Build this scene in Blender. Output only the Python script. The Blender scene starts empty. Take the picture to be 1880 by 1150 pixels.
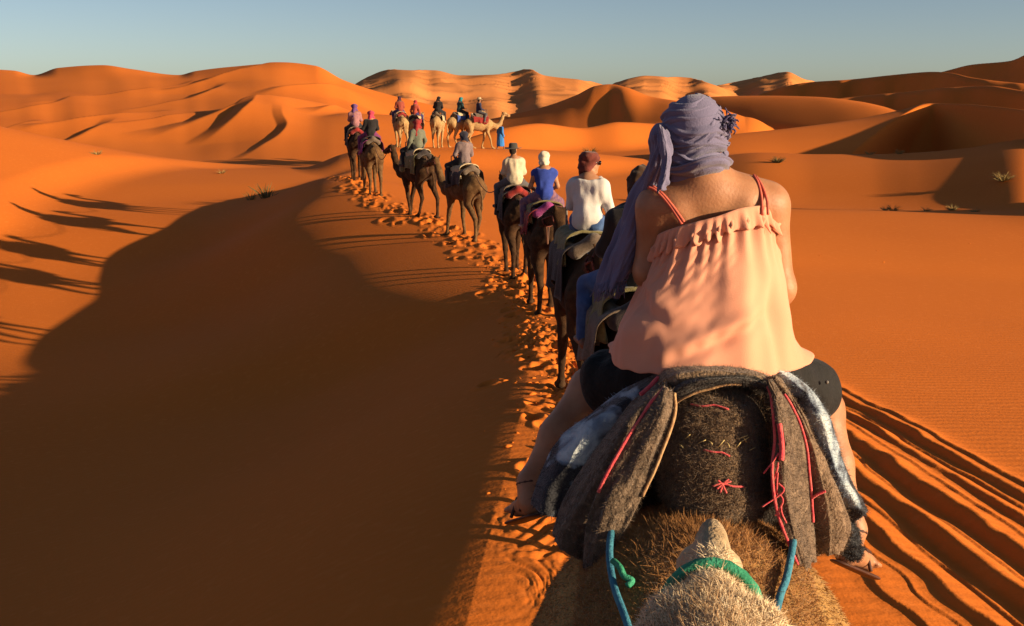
import bpy, bmesh, math, random
import numpy as np
from mathutils import Vector, Matrix

R = math.radians
SC = bpy.context.scene
COL = SC.collection
random.seed(7)
RNG = np.random.default_rng(11)

# ------------------------------------------------------------------ camera
EYE = 3.05
PITCH = R(11.2)
FPX = 2000.0
cam_d = bpy.data.cameras.new('camera')
cam_d.sensor_width = 36.0
cam_d.lens = FPX / 1880.0 * 36.0
cam_d.clip_start = 0.05
cam_d.clip_end = 6000.0
cam = bpy.data.objects.new('camera', cam_d)
COL.objects.link(cam)
cam.location = (0, 0, EYE)
cam.rotation_euler = (R(90) - PITCH, 0, 0)
SC.camera = cam

# ------------------------------------------------------------------ sky, sun, exposure
SUN_K, SUN_T = 0.47, 0.24            # light travels along (-1, K, -T)
sun_vec = Vector((1.0, -SUN_K, SUN_T)).normalized()
elev = math.asin(sun_vec.z)
azim = math.atan2(sun_vec.x, sun_vec.y)      # clockwise from +Y
world = bpy.data.worlds.new('World')
SC.world = world
world.use_nodes = True
wn = world.node_tree
wn.nodes.clear()
sky = wn.nodes.new('ShaderNodeTexSky')
sky.sky_type = 'NISHITA'
sky.sun_disc = False
sky.sun_elevation = elev
sky.sun_rotation = azim
sky.altitude = 700
sky.air_density = 0.62
sky.dust_density = 1.15
sky.ozone_density = 0.25
bg = wn.nodes.new('ShaderNodeBackground')
bg.inputs['Strength'].default_value = 0.05
wo = wn.nodes.new('ShaderNodeOutputWorld')
wn.links.new(sky.outputs[0], bg.inputs[0])
wn.links.new(bg.outputs[0], wo.inputs[0])
sun_d = bpy.data.lights.new('sun', 'SUN')
sun_d.energy = 5.0
sun_d.angle = R(0.55)
sun_d.color = (1.0, 0.74, 0.45)
sun = bpy.data.objects.new('sun', sun_d)
COL.objects.link(sun)
sun.rotation_euler = sun_vec.to_track_quat('Z', 'Y').to_euler()
sun.location = (60, -20, 40)
vs = SC.view_settings
vs.view_transform = 'Standard'
vs.look = 'None'
vs.gamma = 1.0
vs.use_curve_mapping = False
vs.exposure = 1.03

# ------------------------------------------------------------------ helpers
CP, SP = math.cos(PITCH), math.sin(PITCH)
def W(px, py, y):
    """point of the place seen at photo pixel (px, py), y metres ahead"""
    cx, cy = (px - 940.0) / FPX, -(py - 575.0) / FPX
    d = (cx, CP + cy * SP, -SP + cy * CP)
    t = y / d[1]
    return Vector((d[0] * t, y, EYE + d[2] * t))

def S(px_len, y):
    return px_len / FPX * y * 1.03

def hash2(ix, iy, seed=0):
    h = (ix.astype(np.int64) * 374761393 + iy.astype(np.int64) * 668265263 + seed * 982451653) & 0x7fffffff
    h = ((h ^ (h >> 13)) * 1274126177) & 0x7fffffff
    return ((h ^ (h >> 16)) & 0xffff) / 65535.0

def vnoise(x, y, seed=0):
    ix, iy = np.floor(x), np.floor(y)
    fx, fy = x - ix, y - iy
    fx, fy = fx * fx * fx * (fx * (fx * 6 - 15) + 10), fy * fy * fy * (fy * (fy * 6 - 15) + 10)
    a, b = hash2(ix, iy, seed), hash2(ix + 1, iy, seed)
    c, d = hash2(ix, iy + 1, seed), hash2(ix + 1, iy + 1, seed)
    return (a + (b - a) * fx + (c - a) * fy + (a - b - c + d) * fx * fy) * 2 - 1

def hash3(ix, iy, iz, seed=0):
    return hash2(ix + iz * 57.0, iy + iz * 131.0, seed)

def vnoise3(x, y, z, seed=0):
    iz = np.floor(z); fz = z - iz
    fz = fz * fz * (3 - 2 * fz)
    a = vnoise(x + iz * 57.31, y + iz * 131.7, seed)
    b = vnoise(x + (iz + 1) * 57.31, y + (iz + 1) * 131.7, seed)
    return a + (b - a) * fz

def fbm(x, y, oct=4, seed=0):
    v, a = 0, 1.0
    for o in range(oct):
        v = v + a * vnoise(x * 2 ** o, y * 2 ** o, seed + o)
        a *= 0.5
    return v

def smooth(a, b, x):
    t = np.clip((x - a) / (b - a), 0, 1)
    return t * t * (3 - 2 * t)

def interp(x, pts):
    """smooth (monotone cubic-like) interpolation of control points"""
    xs = np.array([p[0] for p in pts], float); ys = np.array([p[1] for p in pts], float)
    dx = np.diff(xs); sl = np.diff(ys) / dx
    m = np.zeros_like(ys)
    m[1:-1] = np.where(sl[:-1] * sl[1:] > 0, 2 * sl[:-1] * sl[1:] / (sl[:-1] + sl[1:] + 1e-12), 0)
    m[0], m[-1] = sl[0], sl[-1]
    x = np.clip(np.asarray(x, float), xs[0], xs[-1])
    i = np.clip(np.searchsorted(xs, x) - 1, 0, len(xs) - 2)
    t = (x - xs[i]) / dx[i]
    h = dx[i]
    return (ys[i] * (1 + 2 * t) * (1 - t) ** 2 + m[i] * h * t * (1 - t) ** 2 + ys[i + 1] * t * t * (3 - 2 * t) + m[i + 1] * h * t * t * (t - 1))

def link(name, me, mat=None, parent=None, smooth_=True, kind=None):
    o = bpy.data.objects.new(name, me)
    COL.objects.link(o)
    if mat is not None and not me.materials:
        me.materials.append(mat)
    if smooth_ and len(me.polygons):
        me.polygons.foreach_set('use_smooth', np.ones(len(me.polygons), bool))
    if parent is not None:
        o.parent = parent
    if kind:
        o['kind'] = kind
    return o

def mesh_from(verts, faces, name='m'):
    me = bpy.data.meshes.new(name)
    if isinstance(faces, np.ndarray) and faces.ndim == 2:
        v = np.asarray(verts, np.float32); n = len(faces); k = faces.shape[1]
        me.vertices.add(len(v)); me.vertices.foreach_set('co', v.ravel())
        me.loops.add(n * k); me.loops.foreach_set('vertex_index', faces.astype(np.int32).ravel())
        me.polygons.add(n)
        me.polygons.foreach_set('loop_start', np.arange(0, n * k, k, dtype=np.int32))
        me.polygons.foreach_set('loop_total', np.full(n, k, np.int32))
        me.update(calc_edges=True); me.validate()
    else:
        me.from_pydata([tuple(v) for v in verts], [], [tuple(f) for f in faces]); me.update()
    return me

def tag(o, label=None, cat=None, group=None, kind=None):
    if label: o['label'] = label
    if cat: o['category'] = cat
    if group: o['group'] = group
    if kind: o['kind'] = kind
    return o

def empty(name, loc=(0, 0, 0), rz=0.0):
    o = bpy.data.objects.new(name, None)
    o.empty_display_size = 0.2
    COL.objects.link(o); o.location = loc; o.rotation_euler = (0, 0, rz)
    return o

# ------------------------------------------------------------------ materials
ALB = .87
def sc_col(c): return tuple(v * ALB for v in c)
def mat(name, col, rough=0.9, col2=None, scale=20.0, bump=0.0, bscale=60.0, detail=6.0, sheen=0.0, spec=0.3, stretch=None, sss=0.0, mixlo=0.35, mixhi=0.65):
    col = sc_col(col); col2 = sc_col(col2) if col2 is not None else None
    m = bpy.data.materials.new(name); m.use_nodes = True
    nt = m.node_tree; b = nt.nodes['Principled BSDF']
    b.inputs['Roughness'].default_value = rough
    b.inputs['Specular IOR Level'].default_value = spec
    if sheen:
        b.inputs['Sheen Weight'].default_value = sheen
        b.inputs['Sheen Roughness'].default_value = 0.5
    if sss:
        b.inputs['Subsurface Weight'].default_value = sss
        b.inputs['Subsurface Radius'].default_value = (0.02, 0.008, 0.004)
        b.inputs['Subsurface Scale'].default_value = 0.5
    tc = nt.nodes.new('ShaderNodeTexCoord')
    vec = tc.outputs['Object']
    if stretch:
        mp = nt.nodes.new('ShaderNodeMapping'); mp.inputs['Scale'].default_value = stretch
        nt.links.new(vec, mp.inputs[0]); vec = mp.outputs[0]
    b.inputs['Base Color'].default_value = (*col, 1)
    if col2 is not None:
        n = nt.nodes.new('ShaderNodeTexNoise'); n.inputs['Scale'].default_value = scale; n.inputs['Detail'].default_value = detail
        nt.links.new(vec, n.inputs['Vector'])
        r = nt.nodes.new('ShaderNodeMapRange'); r.inputs[1].default_value = mixlo; r.inputs[2].default_value = mixhi
        nt.links.new(n.outputs[0], r.inputs[0])
        mx = nt.nodes.new('ShaderNodeMix'); mx.data_type = 'RGBA'
        mx.inputs[6].default_value = (*col, 1); mx.inputs[7].default_value = (*col2, 1)
        nt.links.new(r.outputs[0], mx.inputs[0]); nt.links.new(mx.outputs[2], b.inputs['Base Color'])
    if bump:
        n2 = nt.nodes.new('ShaderNodeTexNoise'); n2.inputs['Scale'].default_value = bscale; n2.inputs['Detail'].default_value = 5
        nt.links.new(vec, n2.inputs['Vector'])
        bp = nt.nodes.new('ShaderNodeBump'); bp.inputs['Strength'].default_value = bump; bp.inputs['Distance'].default_value = 0.02
        nt.links.new(n2.outputs[0], bp.inputs['Height']); nt.links.new(bp.outputs[0], b.inputs['Normal'])
    return m

def sand_mat(name, c1, c2, c3):
    m = bpy.data.materials.new(name); m.use_nodes = True
    nt = m.node_tree; b = nt.nodes['Principled BSDF']
    b.inputs['Roughness'].default_value = 0.95
    b.inputs['Specular IOR Level'].default_value = 0.08
    tc = nt.nodes.new('ShaderNodeTexCoord')
    def noise(sc, det=5):
        n = nt.nodes.new('ShaderNodeTexNoise'); n.inputs['Scale'].default_value = sc; n.inputs['Detail'].default_value = det
        nt.links.new(tc.outputs['Object'], n.inputs['Vector']); return n
    def mix(f, a, bb):
        mx = nt.nodes.new('ShaderNodeMix'); mx.data_type = 'RGBA'
        for s, v in ((6, a), (7, bb)):
            if isinstance(v, tuple): mx.inputs[s].default_value = (*v, 1)
            else: nt.links.new(v, mx.inputs[s])
        nt.links.new(f, mx.inputs[0]); return mx.outputs[2]
    def rng(o, lo, hi):
        r = nt.nodes.new('ShaderNodeMapRange'); r.inputs[1].default_value = lo; r.inputs[2].default_value = hi
        nt.links.new(o, r.inputs[0]); return r.outputs[0]
    a = mix(rng(noise(0.06).outputs[0], .35, .65), c1, c2)
    g = mix(rng(noise(7.0, 8).outputs[0], .55, .8), a, c3)
    nt.links.new(g, b.inputs['Base Color'])
    wv = nt.nodes.new('ShaderNodeTexWave'); wv.inputs['Scale'].default_value = 1.9; wv.inputs['Distortion'].default_value = 5.0
    wv.inputs['Detail'].default_value = 2.5; wv.inputs['Detail Scale'].default_value = 0.6
    mp = nt.nodes.new('ShaderNodeMapping'); mp.inputs['Rotation'].default_value = (0, 0, R(72))
    nt.links.new(tc.outputs['Object'], mp.inputs[0]); nt.links.new(mp.outputs[0], wv.inputs['Vector'])
    bp = nt.nodes.new('ShaderNodeBump'); bp.inputs['Strength'].default_value = 0.09; bp.inputs['Distance'].default_value = 0.03
    nt.links.new(wv.outputs[0], bp.inputs['Height'])
    b2 = nt.nodes.new('ShaderNodeBump'); b2.inputs['Strength'].default_value = 0.28; b2.inputs['Distance'].default_value = 0.02
    nt.links.new(noise(26.0, 9).outputs[0], b2.inputs['Height']); nt.links.new(bp.outputs[0], b2.inputs['Normal'])
    nt.links.new(b2.outputs[0], b.inputs['Normal'])
    return m

SAND = sand_mat('sand', (.61, .164, .023), (.56, .144, .020), (.65, .186, .034))
HAZED_SAND = sand_mat('hazed_sand', (.60, .225, .07), (.52, .19, .055), (.62, .25, .085))  # sand colour paled to paint in the haze of distance
# ------------------------------------------------------------------ terrain
TRAIL = [(-40, -3.0), (-10, -.3), (0, .25), (3, .55), (7, .72), (11, .76), (15, .68), (18.6, .56), (22.8, .06), (28, -1.2), (31.3, -2.65), (36, -4.6), (40, -5.7), (48, -7.2), (60, -6.5), (75, -3.0), (100, 6)]
CREST_Z = [(-40, .6), (-10, .1), (0, 0), (6, 0), (8, -.08), (11, -.2), (15, -.42), (19, -.55), (23, -.58), (28, -.5), (31, -.28), (36, -.02), (40, .1), (50, -.5), (70, -.6), (100, -.6)]

def smax(a, b, k):
    h = np.clip(.5 + .5 * (a - b) / k, 0, 1)
    return b + (a - b) * h + k * h * (1 - h)

def pix_z(px, py, y):
    cy = -(py - 575.0) / FPX
    return EYE + y * (-SP + cy * CP) / (CP + cy * SP)

# ridges: crest pixels with depth, front profile (distance, drop), back slope
def ridge(pts, front, back=.12, k=1.0, wob=0.0, slip=None):
    return dict(pts=pts, front=front, back=back, k=k, wob=wob, slip=slip)
RIDGES = [
    # big lit dunes on the left
    ridge([(-1500, 110, 176), (-600, 118, 176), (-200, 112, 177), (0, 127, 178), (50, 130, 180), (85, 138, 182), (130, 125, 180), (210, 120, 178), (260, 127, 179), (345, 138, 182), (375, 131, 181), (440, 123, 179), (540, 116, 176), (590, 121, 176), (640, 147, 178), (690, 165, 184), (760, 184, 190), (850, 205, 195)],
          [(0, 0), (10, 1.3), (40, 4.6), (70, 7.6), (100, 11), (170, 18)], .2, 1.2, .12),
    ridge([(-900, 225, 100), (-100, 232, 102), (60, 236, 104), (200, 236, 104), (330, 240, 105), (420, 234, 104), (480, 230, 103), (560, 232, 104), (650, 220, 107), (760, 220, 112), (860, 240, 118)],
          [(0, 0), (10, .8), (30, 2.6), (60, 8)], .12, .9, .12),
    ridge([(-900, 190, 136), (-200, 186, 136), (0, 181, 136), (120, 176, 137), (260, 190, 139), (420, 181, 136), (520, 187, 134), (640, 198, 138), (700, 216, 140)],
          [(0, 0), (12, .8), (40, 3.4), (80, 9)], .12, .9, .3),
    # low brow on the left, beyond the caravan's shadows
    ridge([(-900, 345, 56), (-300, 332, 57), (0, 322, 58), (200, 318, 60), (400, 318, 62), (540, 314, 64), (660, 306, 66), (760, 312, 68)],
          [(0, 0), (6, .25), (20, 1.6), (40, 4)], .22, .5),
    # brow that carries the head of the caravan
    ridge([(420, 380, 62), (560, 320, 62), (640, 284, 64), (700, 272, 66), (760, 271, 68), (860, 271, 70), (930, 273, 72), (1010, 276, 74), (1100, 283, 76), (1240, 300, 80), (1350, 330, 80)],
          [(0, 0), (3, .12), (10, 1.1), (24, 2.6), (40, 6)], .20, .5),
    # dark hollow behind the caravan head and the dunes of the middle
    ridge([(830, 262, 96), (920, 236, 100), (980, 228, 104), (1060, 236, 108), (1130, 225, 112), (1220, 230, 116), (1310, 260, 112)],
          [(0, 0), (6, 1.6), (20, 5), (40, 12)], .12, .6),
    ridge([(840, 230, 150), (930, 212, 150), (1000, 194, 150), (1050, 175, 150), (1085, 158, 150), (1110, 155, 150), (1140, 160, 145), (1190, 178, 140), (1240, 186, 134), (1300, 196, 132), (1360, 215, 130)],
          [(0, 0), (8, 1.1), (30, 5.4), (60, 13)], .2, .6),
    ridge([(1180, 215, 175), (1250, 186, 170), (1320, 177, 165), (1400, 176, 158), (1480, 178, 150), (1550, 186, 142), (1620, 202, 134), (1700, 226, 128)],
          [(0, 0), (7, .5), (24, 3.4), (40, 9)], .2, .6),
    # right-hand ranges
    ridge([(1360, 185, 275), (1480, 152, 262), (1560, 146, 245), (1640, 137, 225), (1690, 132, 210), (1720, 134, 196), (1760, 142, 182), (1820, 150, 172), (1900, 156, 160), (2100, 150, 150)],
          [(0, 0), (4, 1.2), (14, 6.2), (50, 12)], .2, .8, .4),
    ridge([(1640, 150, 340), (1710, 131, 330), (1760, 119, 310), (1830, 112, 290), (1880, 93, 270), (1960, 70, 250), (2100, 60, 240), (2400, 80, 240)],
          [(0, 0), (10, 4.5), (40, 19), (70, 40)], .3, .8),
    ridge([(1450, 190, 175), (1560, 176, 168), (1650, 168, 154), (1740, 160, 140), (1800, 158, 132), (1870, 168, 120), (1960, 172, 112), (2200, 170, 100)],
          [(0, 0), (3, .8), (10, 4.4), (40, 9)], .2, .5, .4),
    ridge([(1250, 262, 84), (1340, 248, 87), (1450, 236, 91), (1570, 220, 95), (1650, 203, 98), (1705, 190, 99), (1760, 191, 90), (1820, 197, 79), (1880, 206, 68), (2000, 226, 60), (2300, 262, 54)],
          [(0, 0), (10, 1.1), (20, 2.6), (40, 6)], .16, .4, slip=([(0, 0), (1, .2), (4, 2.0), (9, 4.6), (20, 5.4)], 1705, 7.5)),
    ridge([(1120, 330, 74), (1240, 300, 73), (1320, 288, 72), (1400, 281, 71), (1500, 284, 70), (1600, 284, 69), (1680, 281, 68), (1770, 273, 67), (1880, 257, 66), (2000, 260, 66), (2300, 285, 66)],
          [(0, 0), (8, .5), (18, 1.8), (26, 2.9), (40, 4.4)], .14, .5),
]
# little slip faces scattered over the left dunes: px, depth, length, width, height
SLIPS = [(440, 158, 12, 4, 1.2), (405, 139, 7, 3, .7), (210, 106, 9, 3.6, 1.0), (480, 112, 14, 4.5, 1.5), (455, 103, 9, 3, .9), (175, 95, 6, 2.4, .6), (612, 118, 8, 4, .9), (600, 150, 13, 4, .9), (518, 93, 10, 2.2, .45), (38, 98, 6, 2.4, .5), (260, 142, 14, 4, .5), (340, 128, 8, 2.4, .35), (95, 120, 9, 3, .4), (330, 108, 8, 2.5, .4)]

def height(x, y):
    xc = interp(y, TRAIL); zc = interp(y, CREST_Z)
    wig = .35 * vnoise(y * .13, y * 0 + 3.3, 5) * smooth(4, 12, y)
    d = x - xc + interp(y, [(-10, .9), (5, 1.0), (9, .95), (13, .62), (16, .2), (20, .15), (25, .4), (60, .4)]) + .7 * wig
    L = np.maximum(-d, 0); Rr = np.maximum(d, 0)
    # left flank: rounded shoulder, then a steep face, then the valley floor
    s_l = interp(y, [(-40, .50), (0, .46), (13, .44), (60, .42)])
    w_l = interp(y, [(-40, 1.4), (0, 1.4), (8, 1.5), (13, .9), (20, .8), (40, 1.0)])
    L0 = interp(y, [(-40, .3), (12, .2), (19.0, .2), (22, 2.4), (25, 3.1), (28, 3.3), (33, 3.4), (38, 1.2), (60, 1)])
    dep = interp(y, [(-40, 2.6), (0, 2.6), (20, 2.7), (25, 3.05), (31, 3.1), (36, 2.6), (41, 1.7), (46, 1.0), (52, .4), (60, .2), (100, .2)])
    Lx = L - L0
    drop = .17 * (np.sqrt(L * L + .5) - .7) + (s_l - .1) * .5 * (Lx + np.sqrt(Lx * Lx + w_l * w_l)) - (s_l - .1) * .5 * (-L0 + np.sqrt(L0 * L0 + w_l * w_l))
    drop = drop + .35 * smooth(1.5, 7, L) * vnoise(x * .12 + 4.0, y * .17 + x * .1, 9) * smooth(6, 12, y)
    Lr = interp(y, [(0, 15), (22, 15.5), (30, 15.5), (36, 13), (42, 10.5), (60, 10)])
    rr_ = np.maximum(drop, 0) / dep
    left = zc - dep * (1 - np.exp(-rr_ - .8 * rr_ ** 2.2))
    left = left + .24 * np.minimum(np.maximum(L - Lr, 0), 13) * smooth(0, 4, L - Lr) * smooth(10, 24, y)
    dr = .13 * (np.sqrt(Rr * Rr + .5) - .7)
    right = zc - 1.75 * (1 - np.exp(-dr / 1.75))
    z = np.where(d < 0, left, right)
    far = smooth(55, 80, y)
    z = z * (1 - far) + far * (-1.7)
    z = z + .10 * fbm(x * .05, y * .05, 3, 2) * smooth(8, 25, np.hypot(x, y))
    yy = np.maximum(y, 1e-3)
    u = np.clip(x / yy, -3, 3)
    px = 940 + FPX * u * 1.0
    front_on = y > 20
    for i, r in enumerate(RIDGES):
        p = r['pts']
        pxx = px + 14 * vnoise(y * .03, y * 0 + i, 70 + i)
        yc = interp(pxx, [(a, c) for a, b, c in p])
        pyc = interp(pxx, [(a, b) for a, b, c in p])
        if r['wob']:
            yc = yc * (1 + .045 * r['wob'] * vnoise(px * .008, px * 0 + i, 40 + i) + .03 * r['wob'] * vnoise(px * .025, px * 0 + i, 60 + i))
        crest = pix_z(0, pyc, yc)
        t = yc - y
        pys = sum(interp(pxx + o_, [(a, b) for a, b, c in p]) for o_ in (-120, -80, -40, 0, 40, 80, 120)) / 7
        crest = crest + (pix_z(0, pys, yc) - crest) * smooth(1.5, 22, np.abs(t)) * smooth(60, 140, yc)
        fr = interp(np.maximum(t, 0), r['front'])
        slope_end = (r['front'][-1][1] - r['front'][-2][1]) / (r['front'][-1][0] - r['front'][-2][0])
        fr = fr + slope_end * np.maximum(t - r['front'][-1][0], 0)
        if r['slip']:
            f2, p0, kk = r['slip']
            m = smooth(-14, 14, px - (p0 - kk * np.maximum(t, 0)))
            fr = fr * (1 - m) + m * interp(np.maximum(t, 0), f2)
        vv = np.where(t > 0, fr, r['back'] * -t); ee = .10 + .0022 * yc
        zr = crest - (np.sqrt(vv * vv + ee * ee) - ee)
        # ridges die away outside their own span
        e0, e1 = p[0][0], p[-1][0]
        zr = zr - 14 * smooth(0, 260, e0 - px) - 14 * smooth(0, 260, px - e1)
        zr = np.where(front_on, zr, -99.0)
        z = smax(z, zr, r['k'])
    for (sx, sy, ln, wd, hh) in SLIPS:
        cx, cy_ = (sx - 940) / FPX * sy, sy
        a = (x - cx); b = (y - cy_)
        tw = -.22 + .5 * ((sx * 7 % 10) / 10)
        ca, sa = math.cos(tw), math.sin(tw)
        al, ac = a * ca + b * sa, -a * sa + b * ca      # al: across (steep to -x), ac: along
        bend = al + (.06 if sx % 3 else .02) * ac * ac / ln + .6 * vnoise(ac * .10, ac * 0 + sx, 51)
        prof = np.where(bend > 0, np.exp(-bend / (wd * 1.8)), np.clip(1 + bend / (hh * 2.0), 0, 1))
        z = z + hh * prof * np.clip(1.15 * (1 - np.abs(ac) / (ln * 1.5)), 0, 1)
    # unseen tall dune added off to the right to cast the shadow band
    z = z + 6.3 * np.exp(-((x - 31.5) / 6.5) ** 2 - ((y - 37.6 + .1 * (x - 32)) / 3.6) ** 2)
    # furrows trodden parallel to the trail on the right
    q = x - xc + .125 * (y - 8)
    wob = .02 * vnoise(y * .35, q * .6, 21) + .012 * vnoise(y * 1.1, q * 1.2, 22)
    for c, w, h in ((1.75, .16, .018), (2.02, .1, .012), (2.25, .2, .045), (2.5, .12, .022), (2.78, .26, .075), (3.0, .1, .02), (3.28, .26, .085), (3.55, .12, .025), (3.8, .2, .045), (4.0, .1, .02), (4.2, .22, .06), (4.4, .14, .03)):
        s = (q + wob + .04 * vnoise(y * 2.3, y * 0 + c, 77) - c)
        pr = np.where(s > 0, np.exp(-(s / w) ** 1.4), smooth(0, 1, 1 + s / (h * 2.0)) - .5 * np.exp(-((s + h * 2.0 + .08) / .12) ** 2))
        rag = 1 + .3 * vnoise(y * 1.1, y * 0 + c * 9, 23) + .15 * vnoise(x * 6, y * 5, 24)
        z = z + h * pr * rag * smooth(3.0, 4.5, y) * (1 - smooth(13.5, 22, y))
    # churned sand under the camels' feet
    dd = np.abs(x - xc)
    tr = (1 - smooth(.3, .8, dd + .3 * vnoise(x * 1.3, y * .8, 34))) * smooth(-.25, .5, vnoise(x * .9, y * .5, 33) + .25) * smooth(2, 4, y) * (1 - smooth(44, 60, y))
    amp = interp(y, [(0, .0), (5, .0), (8, .03), (14, .05), (25, .045), (45, .045)])
    sc = interp(y, [(0, 3.0), (10, 2.6), (25, 1.7), (50, 1.2)])
    wx = x * .83 - y * .4 + .35 * vnoise(x * 2.1, y * 1.7, 35); wy = x * .45 + y * .8 + .35 * vnoise(x * 1.9 + 9, y * 2.2, 36)
    cell = np.abs(vnoise(wx * sc * 2.1, wy * sc * 1.5, 31)) + .6 * np.abs(vnoise(wy * sc * 4.1 + 3, wx * sc * 3.7, 32)) + .3 * vnoise(wx * sc * 9, wy * sc * 9, 37)
    z = z + tr * amp * (cell * 1.5 - .9)
    return z

PITS = []
_r = np.random.default_rng(41)
for k_ in range(300):
    py_ = 8.5 + 37 * _r.random() ** 1.2
    PITS.append((float(interp(py_, TRAIL)) - .12 + _r.normal() * .34, py_, .05 + .06 * _r.random(), .010 + .032 * _r.random()))
def add_pits(X, Y, Z):
    m = np.argwhere((Y > 5) & (Y < 47) & (np.abs(X - interp(Y, TRAIL)) < 1.5))
    xs, ys = X[m[:, 0], m[:, 1]], Y[m[:, 0], m[:, 1]]
    o = np.argsort(ys); m, xs, ys = m[o], xs[o], ys[o]
    dz = np.zeros(len(xs))
    for (a, b, r, h) in PITS:
        r = r * (1 + b / 60)
        i0, i1 = np.searchsorted(ys, b - 4 * r), np.searchsorted(ys, b + 4 * r)
        d = np.hypot(xs[i0:i1] - a, (ys[i0:i1] - b) * .75) / r
        dz[i0:i1] += h * (-1.2 * np.exp(-d ** 4) + .75 * np.exp(-((d - 1.45) / .45) ** 2))
    Z[m[:, 0], m[:, 1]] += np.clip(dz, -.09, .09)
thD = np.concatenate([np.linspace(-180, -50, 40, endpoint=False), np.linspace(-50, -27.5, 60, endpoint=False), np.linspace(-27.5, 27.5, 1020, endpoint=False), np.linspace(27.5, 50, 60, endpoint=False), np.linspace(50, 180, 40, endpoint=False)])
TH = np.radians(thD)
RAD = np.concatenate([[.4, .8, 1.2, 1.6], np.geomspace(2.0, 5.0, 60, endpoint=False), np.geomspace(5.0, 22, 420, endpoint=False), np.geomspace(22, 420, 560, endpoint=False), np.geomspace(420, 2600, 26)])
gr, gt = np.meshgrid(RAD, TH, indexing='ij')
GX, GY = gr * np.sin(gt), gr * np.cos(gt)
GZ = height(GX, GY)
add_pits(GX, GY, GZ)
fade = smooth(480, 900, gr)
GZ = GZ * (1 - fade) + fade * (-3)
nr, nt_ = GX.shape
V = np.stack([GX, GY, GZ], -1).reshape(-1, 3)
V = np.vstack([V, [[0, 0, float(height(np.zeros(1), np.zeros(1))[0])]]])
i, j = np.meshgrid(np.arange(nr - 1), np.arange(nt_), indexing='ij')
j2 = (j + 1) % nt_
F = np.stack([i * nt_ + j, (i + 1) * nt_ + j, (i + 1) * nt_ + j2, i * nt_ + j2], -1).reshape(-1, 4)[:, ::-1]
ctr = len(V) - 1
jj = np.arange(nt_)
C_ = np.stack([np.full(nt_, ctr), jj, (jj + 1) % nt_, (jj + 1) % nt_], -1)
me = mesh_from(V, F, 'sand_dunes')
sand_o = link('sand_dunes', me, SAND, kind='structure')
tag(sand_o, 'smooth orange sand dunes with the trodden trail along the crest')

def ground(x, y):
    return float(height(np.array([x], float), np.array([y], float))[0])

# dunes far behind everything, their colour paled in place of haze
def far_dune(pts, depth, label, seed):
    x0, x1 = pts[0][0], pts[-1][0]
    pxs = np.linspace(x0, x1, int((x1 - x0) / 1.5))
    ts = np.concatenate([np.linspace(0, 1, 70), 1 + np.linspace(.05, .6, 10)])
    P_, T_ = np.meshgrid(pxs, ts, indexing='ij')
    py = interp(P_, pts)
    yb = depth * (1 + .04 * vnoise(P_ * .02, P_ * 0, seed))
    near = yb - depth * .22
    Y = near + (yb - near) * T_
    top = np.array(pix_z(0, py, yb))
    base = -2.0
    prof = np.where(T_ < 1, T_ ** 1.15, 1 - (T_ - 1) * 1.2)
    Z = base + (top - base) * prof
    X = (P_ - 940) / FPX * Y * 1.0
    # sharp secondary ridges across the face
    rid = 1 - np.abs(vnoise(X * .012 + Y * .02, Y * .045 - X * .012, seed + 3)) * 2
    rid2 = 1 - np.abs(vnoise(X * .04 + Y * .05, Y * .12 - X * .03, seed + 4)) * 2
    env = np.clip(T_, 0, 1) * (1.0 - .88 * smooth(.65, 1.0, T_))
    Z = Z + (rid * 1.5 + rid2 * 1.5 + .8 * (1 - 2 * np.abs(vnoise(X * .09 + Y * .1, Y * .25 - X * .05, seed + 9)))) * env * (top - base) / 14
    n0, n1 = P_.shape
    V = np.stack([X, Y, Z], -1).reshape(-1, 3)
    i, j = np.meshgrid(np.arange(n0 - 1), np.arange(n1 - 1), indexing='ij')
    F = np.stack([i * n1 + j, (i + 1) * n1 + j, (i + 1) * n1 + j + 1, i * n1 + j + 1], -1).reshape(-1, 4)
    o = link('far_dune', mesh_from(V, F, 'far_dune'), HAZED_SAND, kind='structure')
    tag(o, label)
far_dune([(560, 190), (640, 165), (675, 144), (720, 128), (760, 129), (800, 129), (850, 139), (905, 138), (945, 133), (968, 128), (1000, 139), (1060, 147), (1100, 155), (1160, 185)], 330, 'haze-tinted pale pink dune range beneath the sky behind the caravan', 101)
far_dune([(1060, 180), (1120, 155), (1150, 144), (1180, 139), (1225, 142), (1270, 146), (1310, 158), (1380, 190)], 380, 'haze-tinted pale pink dune in the distance to the left of a higher peak', 131)
far_dune([(1260, 185), (1310, 158), (1350, 149), (1400, 139), (1432, 133), (1460, 144), (1500, 156), (1580, 190)], 420, 'haze-tinted pale pink dune with a small peak far behind the headscarf', 161)
# ------------------------------------------------------------------ soft bodies: smooth union of tapered limbs, meshed as one surface
def smin(a, b, k):
    h = np.maximum(k - np.abs(a - b), 0) / k
    return np.minimum(a, b) - h * h * k * .25

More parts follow.
